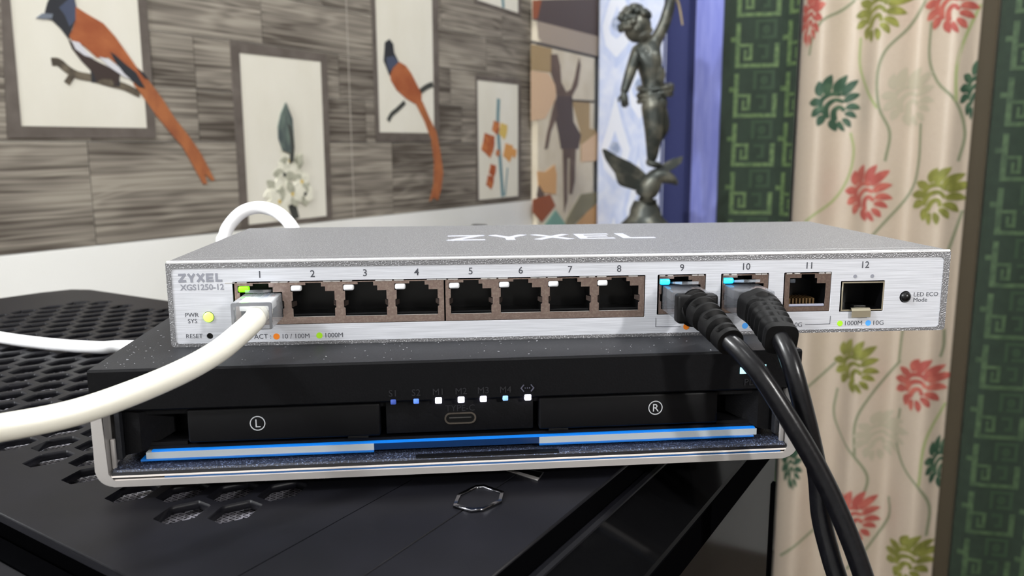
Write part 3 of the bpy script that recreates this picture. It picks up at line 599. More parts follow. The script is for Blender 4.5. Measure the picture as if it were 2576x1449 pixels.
bm = NB(); n_ = 25
def wrap(z0, dz, ph): return [Vector((q1[0] + 37 * math.cos(2 * PI * k / 24), 30 * math.sin(2 * PI * k / 24), z0 + dz * math.sin(2 * PI * k / 24 + ph))) for k in range(n_)]
sweep(bm, wrap(q1[1] + 22, 7, .5), lambda i, a: 6 + 1.5 * math.sin(i * 1.9), 8, False); sweep(bm, wrap(q1[1] + 10, 9, .9), lambda i, a: 6.5 + 1.5 * math.sin(i * 2.7), 8, False); sweep(bm, wrap(q1[1] - 2, 8, 1.6), lambda i, a: 5.5 + 1.5 * math.sin(i * 2.3), 8, False)
ob('hip_cloth', bm, 'bronze', st, 180)
blobs('back_muscles', [((q2[0], -24, q2[1]), (15, 9, 20), (0, .3, 0)), ((q3[0] - 8, -24, q3[1]), (15, 9, 20), (0, -.3, 0)), ((q5[0] + 4, -22, q5[1] + 4), (17, 14, 19), (0, 0, 0)), ((q4[0] - 2, -18, q4[1] + 4), (17, 14, 19), (0, 0, 0)), ((q2[0] + 26, -23, q2[1] - 42), (22, 8, 26), (0, 0, 0))], 'bronze', st)
(f1,), = ([(331.4,19.1)],)
blobs('foot', [((f1[0] + 6, -8, f1[1]), (20, 10, 8), (0, .15, .4)), ((f1[0] - 4, 0, f1[1] + 6), (11, 10, 11), (0, 0, 0))], 'bronze', st)
B_ = dict(tail=(sp([(312.8,-54.6)], 8), 17), body=(sp([(326.0,-31.2)], 0), (34, 28)), breast=(sp([(338.4,-10.0)], -4), (24, 22)), neck=(sp([(354.7,-5.0)], -8), 15), head=(sp([(372.4,-12.8)], -12), 12), beak=(sp([(385.6,-21.4)], -14), 6), tip=(sp([(388.9,-29.2)], -14), 2.5),
  leg=(sp([(324.8,-62.4)], -4), 18), claw=(sp([(321.3,-82.8)], -6), 15))
B_ = {k: (c, tuple(q * 1.3 for q in (rr_ if isinstance(rr_, tuple) else (rr_, rr_)))) for k, (c, rr_) in B_.items()}
skin('bird', B_, [('body', 'tail'), ('body', 'breast'), ('breast', 'neck'), ('neck', 'head'), ('head', 'beak'), ('beak', 'tip'), ('body', 'leg'), ('leg', 'claw')], 'bronze', st)
SF = lambda dd, sl: (lambda a, b, c: Vector((a, dd - c + sl * (a - 320), b)) * S)
def wing(name, loop, dd, sl, ridges):
    bm = NB(); prism(bm, loop, SF(dd, sl), -4, 4); bmesh.ops.bevel(bm, geom=bm.edges[:], offset=2.0 * S, segments=2, affect='EDGES')
    wg = ob(name, bm, 'bronze', st, 40)
    bm = NB(); strokes(bm, ridges, 4.5, SF(dd, sl), -5.5, 5.5); ob('feather_ridges', bm, 'bronze', wg, 40)
wing('wing', [(209.3,56.1),(219.0,56.1),(244.6,40.6),(279.9,25.1),(301.6,11.5),(319.5,-4.8),(312.1,-23.4),(302.8,-44.8),(285.0,-36.9),(269.3,-34.9),(253.6,-29.0),(246.3,-18.4),(243.7,0.9),(229.4,15.7),(217.4,33.1)], 4, .25,
  [[(221.1,46.5),(260.5,19.4),(307.9,-7.9)], [(241.1,15.6),(268.7,-3.8),(304.3,-23.4)], [(250.2,-17.3),(276.9,-23.2),(300.6,-35.0)]])
wing('wing', [(348.5,5.5),(361.7,22.8),(380.9,32.3),(404.8,38.7),(400.7,22.6),(385.5,9.2),(368.1,1.5),(358.5,-1.1)], 18, -.2, [[(358.2,7.4),(377.4,18.8),(396.5,31.1)], [(362.3,2.7),(385.3,14.2)]])
# rocky base, square foot hidden behind the switch
(b1,), (b2,), (b3,) = [(320.5,-80.0)], [(318.2,-118.2)], [(317.9,-137.2)]
random.seed(5)
bm = NB(); prof = [(26, b1[1] + 14), (34, b1[1] - 4), (40, b1[1] - 20), (46, b2[1] + 8), (60, b2[1] - 4), (62, b3[1] - 6), (70, b3[1] - 10), (70, b3[1] - 22)]
rj = [[random.uniform(-2.5, 2.5) if i < 4 else 0 for k in range(18)] for i in range(len(prof))]
rg = [[bm.verts.new(Vector((b2[0] + (r + rj[i][k]) * math.cos(2 * PI * k / 18), 4 + (r + rj[i][k]) * .8 * math.sin(2 * PI * k / 18), z)) * S) for k in range(18)] for i, (r, z) in enumerate(prof)]
for A_, D_ in zip(rg, rg[1:]):
    for k in range(18): bm.faces.new((A_[k], A_[(k + 1) % 18], D_[(k + 1) % 18], D_[k]))
bm.faces.new(rg[0]); bm.faces.new(rg[-1])
ob('base', bm, 'bronze', st, 35)
zt = b3[1] - 22
tb = empty('side_table', 'small dark wooden table under the bronze statue', 'table', st.location, HD)
ob('tabletop', box(NB(), b2[0] - 150, b2[0] + 150, -130, 150, zt - 24, zt, 4), 'table', tb, 40)
for i in (-1, 1):
    for j in (-1, 1): ob('leg', box(NB(), b2[0] + i * 125 - 15, b2[0] + i * 125 + 15, 10 + j * 110 - 15, 10 + j * 110 + 15, Z0, zt - 24, 2), 'table', tb, 40)

# small black hook on the dado, just showing over the switch's back edge
(kb,) = [(1367.0,-130.0)]
blk = ob('wall_hook', box(NB(), kb[0] - 11, kb[0] + 11, VW - 40, VW - 5, kb[1] - 14, kb[1] + 8, 4, 3), 'black', None, 40)
blk.location = (0, 0, ZO); blk.rotation_euler = (0, 0, RW); tag(blk, 'small black hook just showing over the back edge of the silver switch', 'hook')

# ------------------------------------------------------------------ computer case (frame: x along its long panel seam, y towards the plank wall)
RC = math.radians(90 - 35.7); ZC = -37.5
cs = empty('computer_case', 'matte black computer case whose top has hexagonal vents, seen beneath the dock', 'computer case', (0, 0, ZO), RC)
CF = lambda u, v, c: Vector((u, v, ZC + c)) * S
ul = lambda v: -126.3 + .043 * v          # the slightly splayed long edge
holes = []; co, so = math.cos(math.radians(2.8)), math.sin(math.radians(2.8))
hexo = [(7.1, 2.9), (0.6, 6.0), (-7.1, 2.9), (-7.1, -2.9), (-0.6, -6.0), (7.1, -2.9)]
for j in range(0, 32):
    for i in range(0, 13):
        up, vp_ = -90.6 + 16.6 * i - (8.3 if j % 2 else 0), 54 + 11.83 * j
        u, v = up * co + vp_ * so, -up * so + vp_ * co
        if u > 84 or v > 404 or v < 55: continue
        h = []
        for a, b in hexo: h.append((u + a * co + b * so, v - a * so + b * co))
        # soften the six corners
        hh = []
        for k in range(6):
            p, q, r = h[k - 1], h[k], h[(k + 1) % 6]
            for f in (.16, .04): hh.append((q[0] + (p[0] - q[0]) * f, q[1] + (p[1] - q[1]) * f))
            for f in (.04, .16): hh.append((q[0] + (r[0] - q[0]) * f, q[1] + (r[1] - q[1]) * f))
        holes.append(hh)
VS = 5.0
usb = [(-26.3,8.9),(-28.0,-3.1),(-21.5,-1.6),(-21.9,7.8)]
outer = [(ul(VS), VS + .35), (104, VS + .35), (104, 436), (98, 449), (80, 455), (-60, 466), (-98, 470), (ul(460), 460)]
ob('vented_top_panel', plate(outer, holes, CF, -2.6, 0), 'case', cs)
badge = [(-55.7,8.0),(-49.1,11.2),(-41.5,10.2),(-39.7,8.3),(-40.8,0.8),(-46.3,-1.9),(-53.3,-0.4),(-55.6,2.0)]
bc = (sum(p[0] for p in badge) / 8, sum(p[1] for p in badge) / 8)
outer2 = [(ul(-20), -20.4), (104, -20.4), (104, VS - .35), (ul(VS), VS - .35)]
ob('top_panel', plate(outer2, [], CF, -2.6, 0), 'case', cs)
ob('seam', box(NB(), -125, 103, 2, 8, ZC - 4, ZC - 2.7), 'casegroove', cs)
def ring(loop, k0, k1, cen):
    f = lambda k: [(cen[0] + (a - cen[0]) * k, cen[1] + (b - cen[1]) * k) for a, b in loop]
    return f(k0), f(k1)
o_, i_ = ring(badge, 1.0, .86, bc)
o2, _ = ring(badge, .86, 1, bc)
bd = ob('hexagon_badge', plate(o_, [i_], CF, 0, .9), mat('dark_chrome', (120, 120, 126), .08, 1.0), cs, label='chrome rimmed hexagon badge')
ob('badge_face', prism(NB(), o2, CF, 0, .35), 'case', bd)
uo = usb; uc = (sum(p[0] for p in uo) / 4, sum(p[1] for p in uo) / 4)
a_, b_ = ring(uo, 1.0, .95, uc)
us = ob('data_socket', plate(a_, [b_], CF, 0, .3), mat('dim_metal', (84, 84, 88), .35, .6), cs, label='metal rimmed socket half hidden under the dock')
ob('socket_floor', prism(NB(), b_, CF, 0, .1), 'black', us)
e1, e2 = usb[0], usb[1]; e3 = (e1[0] * .72 + usb[3][0] * .28, e1[1] * .72 + usb[3][1] * .28); e4 = (e2[0] * .72 + usb[2][0] * .28, e2[1] * .72 + usb[2][1] * .28)
ob('socket_tongue', prism(NB(), [e1, e2, e4, e3], CF, .1, .45), 'satin', us)
# faint crease across the top
bm = NB(); strokes(bm, [[(-124, 30.1), (-46, 30.0)]], .22, CF, 0, .03); ob('crease_line', bm, 'casegroove', cs)
# woven steel screen below the vents
def screen(u0, u1, v0, v1, p, name, zz=-3.9):
    bm = NB()
    def bars(n, along):
        for i in range(n):
            a = (v0 if along else u0) + i * p; prev = None; m_ = int(((u1 - u0) if along else (v1 - v0)) / p)
            for k in range(m_ + 1):
                b = (u0 if along else v0) + k * p; z = ZC + zz + (.14 if (i + k + along) % 2 else -.14)
                q = [(b, a - .33, z), (b, a + .33, z)] if along else [(a - .33, b, z), (a + .33, b, z)]
                q = [bm.verts.new(Vector(t) * S) for t in q]
                if prev: bm.faces.new((prev[0], prev[1], q[1], q[0]))
                prev = q
    bars(int((v1 - v0) / p), True); bars(int((u1 - u0) / p), False)
    return ob(name, bm, 'mesh', cs, 60, kind='stuff')
screen(-116, 92, 48, 190, 1.25, 'mesh_screen'); screen(-116, 92, 190, 420, 2.2, 'mesh_screen')
ob('inner_tray', box(NB(), -118, 96, 40, 430, ZC - 18, ZC - 14), 'casegroove', cs)
# front: recessed groove, rim rail, sloped smoked glass, black bar, lower glass
def lprof(bm, prof, u0, u1):
    """profile in (y, z), extruded along x"""
    a = [bm.verts.new(Vector((u0, y, z)) * S) for y, z in prof]; b = [bm.verts.new(Vector((u1, y, z)) * S) for y, z in prof]
    n = len(prof); bm.faces.new(a); bm.faces.new(b[::-1])
    for i in range(n): bm.faces.new((a[i], a[(i + 1) % n], b[(i + 1) % n], b[i]))
    return bm
ob('edge_groove', lprof(NB(), [(-18, ZC - 2.6), (-20.4, ZC - 1.2), (-22.0, -44.5), (-18, -46)], -127, 104), 'casegroove', cs)
ob('front_rim', lprof(NB(), [(-21, -46), (-21.4, -44.6), (-22.6, -43.6), (-24.2, -43.4), (-25.2, -44.0), (-25.4, -46)], -127, 104), 'case', cs, 30)
ob('sloped_glass', lprof(NB(), [(-25.2, -44.6), (-41.4, -52.0), (-42, -53), (-24, -53)], -127, 104), 'casegloss', cs)
ob('front_bar', lprof(NB(), [(-41, -53.0), (-42.4, -53.0), (-42.4, -64.2), (-41, -64.2)], -127, 105), 'casegroove', cs)
ob('lower_glass', box(NB(), -127, 105, -42, -36, -480, -64.2), 'casegloss', cs)
ob('glass_edge', box(NB(), 101.6, 105.2, -42.6, -41, -480, -78), 'casegroove', cs)
ob('body', box(NB(), -120, 103.5, -36, 448, -488, -66), 'case', cs)
ob('body_rim', box(NB(), -118, 103.5, -24, 448, -66, ZC - 19), 'case', cs)
ob('back_rim', box(NB(), 98, 103.5, -18, 440, ZC - 20, ZC - 2.7), 'case', cs)
# long side: recessed groove and dusty lower rail
def rail(name, off0, off1, z0, z1, m, bev=.6):
    lp = [(ul(-40) + off0, -40), (ul(-40) + off1, -40), (ul(462) + off1, 462), (ul(462) + off0, 462)]
    bm = NB(); prism(bm, lp, lambda a, b, c: Vector((a, b, c)) * S, z0, z1)
    if bev: bmesh.ops.bevel(bm, geom=bm.edges[:], offset=bev * S, segments=2, affect='EDGES')
    return ob(name, bm, m, cs, 40)
rail('side_groove', -6, 1.2, -50, -46, 'casegroove')
rail('top_edge', -.2, 1.0, ZC - 3.2, ZC - .25, 'case', .5)
rail('side_rail', -15, -6, -60, -44.5, 'case', 1.5)
rail('side_groove', -21, -15, -64, -54, 'casegroove')
rail('side_panel', -30, -21, -480, -51.5, 'case', 1.5)
for i in (-1, 1):
    for j in (0, 1): ob('foot', box(NB(), -10 + i * 85 - 15, -10 + i * 85 + 15, 10 + j * 380, 50 + j * 380, -500, -487.5, 2), 'rubber', cs)

dsk = empty('desk', 'small dark wooden stand beneath the black computer case', 'desk', (0, 0, ZO), RC)
ob('desk_top', box(NB(), -150, 118, -60, 500, -530, -500, 4), 'table', dsk, 40)
for i in (0, 1):
    for j in (0, 1): ob('leg', box(NB(), -140 + i * 210, -100 + i * 210, -50 + j * 500, -10 + j * 500, Z0, -530, 3), 'table', dsk, 40)

# ------------------------------------------------------------------ storage dock
DO_ = [-36.4, -23.2, 0.0]
RD = math.radians(1.2)
dk = empty('storage_dock', 'flat black dock with white indicator lights and chrome trim under the silver switch', 'dock', (DO_[0] * S, DO_[1] * S, ZO), RD)
DFp = lambda x, z, c: Vector((x, -c, z)) * S
# upper block with sharp front edge
bm = NB(); lprof(bm, [(0.5, 0), (0, -.5), (0.2, -11.6), (0.9, -12.2), (3, -12.2), (3, -14), (112, -14), (112, 0)], -103.4, 103.4)
ob('upper_block', bm, 'dock', dk, 30)
ob('top_skin', box(NB(), -103.2, 103.2, .7, 112, -.05, .12), 'dockl', dk)
ob('lower_block', box(NB(), -98, 98, 14, 111, -32.5, -14), 'dock', dk)
ob('bay_roof', box(NB(), -99, 99, 3.2, 14, -14.2, -12.2), 'dock', dk)
for name, x0, x1 in (('left_bay_cover', -78, -23.4), ('right_bay_cover', 23.4, 78.3)):
    cv = ob('bay_cover', box(NB(), x0, x1, 1.6, 8, -22.6, -12.7, .7, 3), 'cover', dk, 40)
    cx = -58.4 if x0 < 0 else 58.9; cz = -17.4 if x0 < 0 else -17.1
    bm = plate(ell(cx, cz, 2.2, 2.2, 28), [ell(cx, cz, 1.92, 1.92, 28)], lambda a, b, c: Vector((a, 1.6 - c, b)) * S, 0, .05)
    ob('letter_ring', bm, 'wlabel', cv)
    ob('letter', text('L' if x0 < 0 else 'R', 2.4, lambda a, b, c: Vector((a, 1.6 - c, b)) * S, cx, cz, 0), 'wlabel', cv)
    ob('latch', box(NB(), (x0 + 45 if x0 < 0 else x0 + 3), (x0 + 51 if x0 < 0 else x0 + 9), 1.9, 6, -23.4, -22.5, .2), 'cover', cv)
pan = ob('centre_panel', box(NB(), -21.8, 21.8, 2.4, 14, -22.4, -12.3, .4, 2), 'dock', dk, 40)
# usb-c socket
PF = lambda a, b, c: Vector((a, 2.4 - c, b)) * S
us = ob('oval_socket', plate(rr(-4.7, 4.7, -20.05, -16.55, 1.7, 6), [rr(-4.2, 4.2, -19.6, -17.0, 1.28, 6)], PF, -.3, .25), mat('dim_rim', (112, 104, 96), .25, .8), dk, 40, label='rounded metal socket under the indicator lights')
ob('socket_well', prism(NB(), rr(-4.2, 4.2, -19.6, -17.0, 1.28, 6), PF, -.2, .03), 'black', us)
ob('socket_tongue', box(NB(), -3.3, 3.3, 2.0, 2.36, -18.3, -17.95, .1), mat('dim_tongue', (70, 68, 66), .3, .5), us)
ob('panel_lettering', text('TYPE-C', 1.9, PF, 0, -15.2, 0, th=.12), 'emboss', pan)
xs = [-19.4, -12.8, -6.35, .25, 6.75, 13.25, 19.9]; lab = ['S1', 'S2', 'M1', 'M2', 'M3', 'M4', None]; lm = ['bled0', 'bled', 'wled', 'wled', 'wled', 'bled2', 'wled']
ll = ['dim blue indicator', 'blue indicator', 'lit white indicator', 'lit white indicator', 'lit white indicator', 'pale blue indicator', 'lit white indicator']
for x, t, m, l in zip(xs, lab, lm, ll):
    hs = .95 if m == 'wled' else .8
    ob('indicator_light', box(NB(), x - hs, x + hs, -.1, 1.5, -12.0 - hs * .95, -12.0 + hs * .95, .25, 2), m, dk, 40, label=l)
    if t: ob('indicator_lettering', text(t, 1.95, DFp, x, -9.3, 0.0, th=.1), 'emboss', dk)
bm = NB(); strokes(bm, [[(18.6, -8.2), (17.9, -9.1), (18.6, -10)], [(20.9, -8.2), (21.6, -9.1), (20.9, -10)]], .3, DFp, -.1, .12)
for x in (19.1, 19.75, 20.4): prism(bm, ell(x, -9.1, .17, .17, 8), DFp, -.1, .12)
ob('indicator_lettering', bm, mat('arrow_ink', (74, 74, 88), .4), dk)
# power logo light and lettering at the right end
bm = NB(); prism(bm, [(89.0, -4.2), (92.3, -4.2), (92.0, -6.6), (89.3, -6.6)], DFp, -.1, .15)
ob('logo_light', bm, 'ice', dk, label='ice blue lit mark')
bm = NB(); prism(bm, [(84.2, -4.9), (86.6, -4.9), (86.6, -6.9), (84.2, -6.9)], DFp, -.1, .15); ob('logo_light', bm, 'ice', dk, label='ice blue lit mark')
ob('indicator_lettering', text('PL', 2.1, DFp, 87.0, -9.5, 0, th=.1), 'emboss', dk)
# recessed wedges at both ends
for sgn in (-1, 1):
    bm = NB(); f = lambda x, y, z: bm.verts.new(Vector((sgn * x, y, z)) * S)
    a = [f(91, 1.5, -13), f(91, 1.5, -24.5), f(83.5, 9, -21.2), f(83.5, 9, -14.2), f(96, 3, -13), f(96, 3, -26), f(96, 12, -26), f(96, 12, -13), f(83.5, 13, -21.2), f(83.5, 13, -14.2)]
    for q in ((0, 1, 2, 3), (0, 4, 5, 1), (4, 7, 6, 5), (3, 2, 8, 9)): bm.faces.new([a[i] for i in q])
    ob('end_wedge', bm, 'dock', dk)
    ob('end_post', box(NB(), min(sgn * 96.2, sgn * 97.6), max(sgn * 96.2, sgn * 97.6), .8, 13, -26.5, -12.4, .2), 'dockl', dk)
    ob('end_shelf', box(NB(), min(sgn * 78.8, sgn * 91), max(sgn * 78.8, sgn * 91), 3.5, 12, -23.6, -22.6), 'cover', dk)
# light bar, speckled tray and chrome cradle
ob('shelf_lip', box(NB(), -93, 92, 3.2, 13, -24.6, -23.6), 'cover', dk)
ob('blue_light_strip', lprof(NB(), [(1.9, -24.62), (2.3, -24.55), (4, -24.55), (4, -24.98), (1.9, -24.98)], -88.5, 90.5), 'barblue', dk, label='glowing blue strip')
for nm, x0, x1, m in (('light_bar', -90, -25.5, 'bar'), ('dark_bar', -25.5, 23.5, 'bardark'), ('light_bar', 23.5, 91, 'bar')):
    ob(nm, lprof(NB(), [(1.7, -25.0), (5, -25.0), (5, -26.9), (1.7, -26.9)], x0, x1), m, dk)
for x0, x1 in ((-91.5, -25.5), (23.5, 90)): ob('blue_edge', box(NB(), x0, x1, 1.2, 5, -27.45, -26.92, .1), mat('blue_lit_edge', (14, 80, 150), 0.3, emit=0.14, ecol=(10, 118, 205)), dk)
tr = ob('tray', lprof(NB(), [(-2.3, -29.0), (-1.9, -28.5), (14, -28.0), (14, -32.8), (-1.2, -32.8), (-1.2, -29.4)], -98, 98.5), 'tray', dk)
ob('tray_inset', box(NB(), -13.3, 29, -2.1, .6, -28.75, -28.32, .1), 'cover', dk)
ob('gloss_strip', lprof(NB(), [(-2.35, -29.0), (-2.55, -29.9), (-1, -29.9), (-1, -29.0)], -98.3, 98.7), 'darkgloss', dk)
ob('bright_trim', lprof(NB(), [(-2.45, -29.92), (-2.85, -30.05), (-2.9, -30.35), (-1, -30.5), (-1, -29.92)], -98.6, 99), 'trim', dk)
ob('bright_trim', lprof(NB(), [(-2.4, -31.0), (-2.75, -31.1), (-2.75, -31.4), (-1, -31.5), (-1, -31.0)], -98.6, 99), 'trim', dk)
ob('blue_reflection', lprof(NB(), [(-2.5, -30.42), (-2.62, -31.02), (-1, -31.02), (-1, -30.42)], -84, 97), 'bluerefl', dk)  # blue glow mirrored in the chrome, painted as its own strip
ob('gloss_strip', lprof(NB(), [(-2.3, -30.55), (-2.4, -31.4), (-.9, -31.4), (-.9, -30.55)], -98.6, 99), 'darkgloss', dk)
U = []
def corner(cx, cz, r, a0, a1, n=6): return [(cx + r * math.cos(math.radians(a0 + (a1 - a0) * i / n)), cz + r * math.sin(math.radians(a0 + (a1 - a0) * i / n))) for i in range(n + 1)]
U = [(-102.5, -11.9)] + corner(-97.7, -28.3, 4.8, 180, 270) + corner(97.7, -28.3, 4.8, 270, 360) + [(102.5, -11.9), (99.3, -11.9), (99.3, -29.4)] + [(98.0, -31.45), (-97.6, -31.45)] + [(-99.2, -29.4), (-99.2, -11.9)]
bm = NB(); prism(bm, U, DFp, -1.0, 3.0)
bmesh.ops.bevel(bm, geom=[e for e in bm.edges if abs(e.verts[0].co.y - e.verts[1].co.y) < 1e-7], offset=.28 * S, segments=2, affect='EDGES')
ob('metal_cradle', bm, 'satin', dk, 30)
for sgn in (-1, 1):
    ob('cradle_arm', box(NB(), min(sgn * 99.4, sgn * 102.4), max(sgn * 99.4, sgn * 102.4), 1.0, 9, -31, -12.3, .3), 'satin', dk, 30)
    ob('cradle_rib', box(NB(), min(sgn * 97.6, sgn * 98.8), max(sgn * 97.6, sgn * 98.8), -.4, .8, -28.8, -20, .3), 'satin', dk, 30)
    for y in (16, 96): ob('rubber_foot', box(NB(), sgn * 70 - 9, sgn * 70 + 9, y, y + 10, ZC, -32.4, .3), 'rubber', dk)

# ------------------------------------------------------------------ the switch
sw = empty('network_switch', 'flat silver network switch with twelve numbered ports resting on the black dock', 'network switch', (0, 0, ZO), 0)
FF = lambda x, z, c: Vector((x, -c, z)) * S
bm = NB(); box(bm, -125, 125, 1.2, 104, .15, 27)
es = [e for e in bm.edges if e.verts[0].co.y > .1 or e.verts[1].co.y > .1 or True]
bmesh.ops.bevel(bm, geom=[e for e in bm.edges if min(e.verts[0].co.y, e.verts[1].co.y) > .05 or abs(e.verts[0].co.y - e.verts[1].co.y) > .05], offset=1.1 * S, segments=3, affect='EDGES')
hs = [rr(-105.6, 23.6, 6.5, 20.3, .2, 1)] + [rr(a, b, 7.2, 20.3, .2, 1) for a, b in ((27.5, 43.4), (48.3, 64.2), (69.2, 85.2))] + [rr(88.4, 103.4, 6.9, 17.2, .2, 1)]
ob('housing', plate([(a, b) for a, b in rr(-125, 125, .15, 27, 1.1, 4)], [rr(-123.6, 122.9, 1.2, 24.7, 1.3, 4)], FF, -1.3, .0), 'shell', sw, 30)
# shell walls behind the lip
bm = NB(); lo = rr(-125, 125, .15, 27, 1.1, 4)
lp = [[bm.verts.new(FF(a, b, c)) for a, b in lo] for c in (-1.3, -104)]
for i in range(len(lo)): bm.faces.new((lp[0][i], lp[0][(i + 1) % len(lo)], lp[1][(i + 1) % len(lo)], lp[1][i]))
bm.faces.new(lp[1]); ob('shell_cover', bm, 'shell', sw, 40)
bm = NB(); lprof(bm, [(-.05, 26.25), (-.12, 26.8), (.2, 27.12), (1.0, 27.06), (1.0, 26.2)], -124.6, 124.6); ob('front_edge', bm, mat('bevel_highlight', (226, 226, 230), .3, .8), sw, 60)  # highlight along the bevel, put into a brighter metal colour
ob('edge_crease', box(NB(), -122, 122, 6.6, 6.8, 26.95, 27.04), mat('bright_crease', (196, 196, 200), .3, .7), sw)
ob('faceplate', plate(rr(-123.9, 123.15, .95, 24.85, 1.2, 4), hs + [ell(-113.3, 9.45, 1.75, 1.75, 20), ell(-113.3, 3.4, 1.0, 1.0, 14), ell(110.7, 11.5, 2.0, 2.0, 20)], FF, -1.25, -.25), 'face', sw)
ob('backing', box(NB(), -123, 123, 14.5, 15.5, 1, 26), 'black', sw)
K = lambda a, b, c: FF(a, b, c - .25)
for x, t in zip((-97.1, -81.1, -65.05, -49.1, -32.25, -16.5, -.85, 14.95, 35.35, 56.3, 77.4, 96.1), range(1, 13)):
    ob('port_number', text(str(t), 2.15, K, x, 22.5, 0, bold=.03), 'ink', sw)
(l0,), (l1,) = [(-121.5,20.4)], [(-108.2,23.1)]
lt = {'Z': [[(0, 1), (1, 1), (0, 0), (1, 0)]], 'Y': [[(0, 1), (.5, .45), (1, 1)], [(.5, .45), (.5, 0)]], 'X': [[(0, 1), (1, 0)], [(0, 0), (1, 1)]], 'E': [[(.95, 1), (0, 1), (0, 0), (.95, 0)], [(0, .5), (.8, .5)]], 'L': [[(0, 1), (0, 0), (.85, 0)]]}
def logo(bm, x0, x1, y0, y1, wd, fr, c, gap=.22):
    n = 5; cw = (x1 - x0) / (n + gap * (n - 1))
    for i, ch in enumerate('ZYXEL'):
        ox = x0 + i * cw * (1 + gap)
        strokes(bm, lt[ch], wd, fr, c, c + .05 + .004 * i, lambda a, b: (ox + wd / 2 + a * (cw - wd), y0 + wd / 2 + b * (y1 - y0 - wd)))
    return bm
ob('front_lettering', logo(NB(), l0[0], l1[0], l0[1], l1[1], .72, K, 0), 'inkl', sw)
ob('front_lettering', text('XGS1250-12', 1.75, K, -114.55, 18.85, 0, bold=.06), 'inkl', sw)
ob('front_lettering', text('PWR', 1.35, K, -118.3, 10.25, 0), 'ink', sw)
ob('front_lettering', text('SYS', 1.35, K, -118.2, 8.3, 0), 'ink', sw)
ob('front_lettering', text('RESET', 1.35, K, -118.0, 3.55, 0), 'ink', sw)
ob('front_lettering', text('Link / ACT :', 1.5, K, -94.6, 2.95, 0, 'RIGHT'), 'ink', sw)
def dot(x, z, r, m): ob('colour_dot', prism(NB(), ell(x, z, r, r, 20), K, 0, .05), m, sw)
dot(-93.05, 2.85, .98, 'orange'); dot(-79.85, 2.85, .98, 'lime')
ob('front_lettering', text('10 / 100M', 1.5, K, -91.6, 2.85, 0, 'LEFT'), 'ink', sw)
ob('front_lettering', text('1000M', 1.5, K, -78.4, 2.9, 0, 'LEFT'), 'ink', sw)
bm = NB(); strokes(bm, [[(27.25, 6.2), (27.25, 3.3), (35.4, 3.2)], [(77.2, 2.95), (85.5, 3.0), (85.5, 5.6)]], .14, K, 0, .05); ob('bracket_line', bm, 'ink', sw)
dot(37.35, 3.1, 1.0, 'orange'); dot(56.9, 2.95, 1.0, 'blueink'); dot(88.95, 3.05, .95, 'lime'); dot(98.6, 3.0, .95, 'blueink')
ob('front_lettering', text('5G', 1.5, K, 58.3, 2.95, 0, 'LEFT'), 'ink', sw)
ob('front_lettering', text('10G', 1.5, K, 76.2, 2.95, 0, 'RIGHT'), 'ink', sw)
ob('front_lettering', text('1000M', 1.5, K, 90.2, 3.1, 0, 'LEFT', sx=1.08), 'ink', sw)
ob('front_lettering', text('10G', 1.5, K, 99.9, 3.05, 0, 'LEFT', sx=1.1), 'ink', sw)
ob('front_lettering', text('LED ECO', 1.35, K, 113.4, 12.3, 0, 'LEFT', sx=1.1), 'ink', sw)
ob('front_lettering', text('Mode', 1.35, K, 113.4, 10.5, 0, 'LEFT', sx=1.1), 'ink', sw)
for x in (93.05, 98.85): ob('indicator_light', prism(NB(), ell(x, 18.65, .62, .62, 14), K, -.1, .12), 'inkl', sw)
bm = NB(); bmesh.ops.create_uvsphere(bm, u_segments=20, v_segments=12, radius=1.6 * S)
for v in bm.verts: v.co = Vector((v.co.x, v.co.y * .45, v.co.z)) + FF(-113.3, 9.45, -.2)
ob('power_light', bm, 'green_hot', sw, 60, label='glowing pale green power light')
ob('reset_hole', prism(NB(), ell(-113.3, 3.4, 1.0, 1.0, 14), FF, -1.2, -.9), 'black', sw)
bm = NB(); bmesh.ops.create_uvsphere(bm, u_segments=24, v_segments=14, radius=1.72 * S)
for v in bm.verts: v.co = Vector((v.co.x, v.co.y * .75, v.co.z)) + FF(110.7, 11.5, -.25)
ob('mode_button', bm, 'black', sw, 60, label='round black button')
ob('button_well', prism(NB(), ell(110.7, 11.5, 2.0, 2.0, 20), FF, -1.2, -1.0), 'black', sw)
# top logo
tl = [(-39.3,45.6),(40.0,45.4),(-39.1,63.5),(28.9,63.2)]
tx0 = tl[0][0]; tx1 = tl[1][0]; ty0 = (tl[0][1] + tl[1][1]) / 2; ty1 = (tl[2][1] + tl[3][1]) / 2
ob('top_lettering', logo(NB(), tx0, tx1, ty0, ty1, 3.4, XY, 27.0, .18), 'topink', sw)
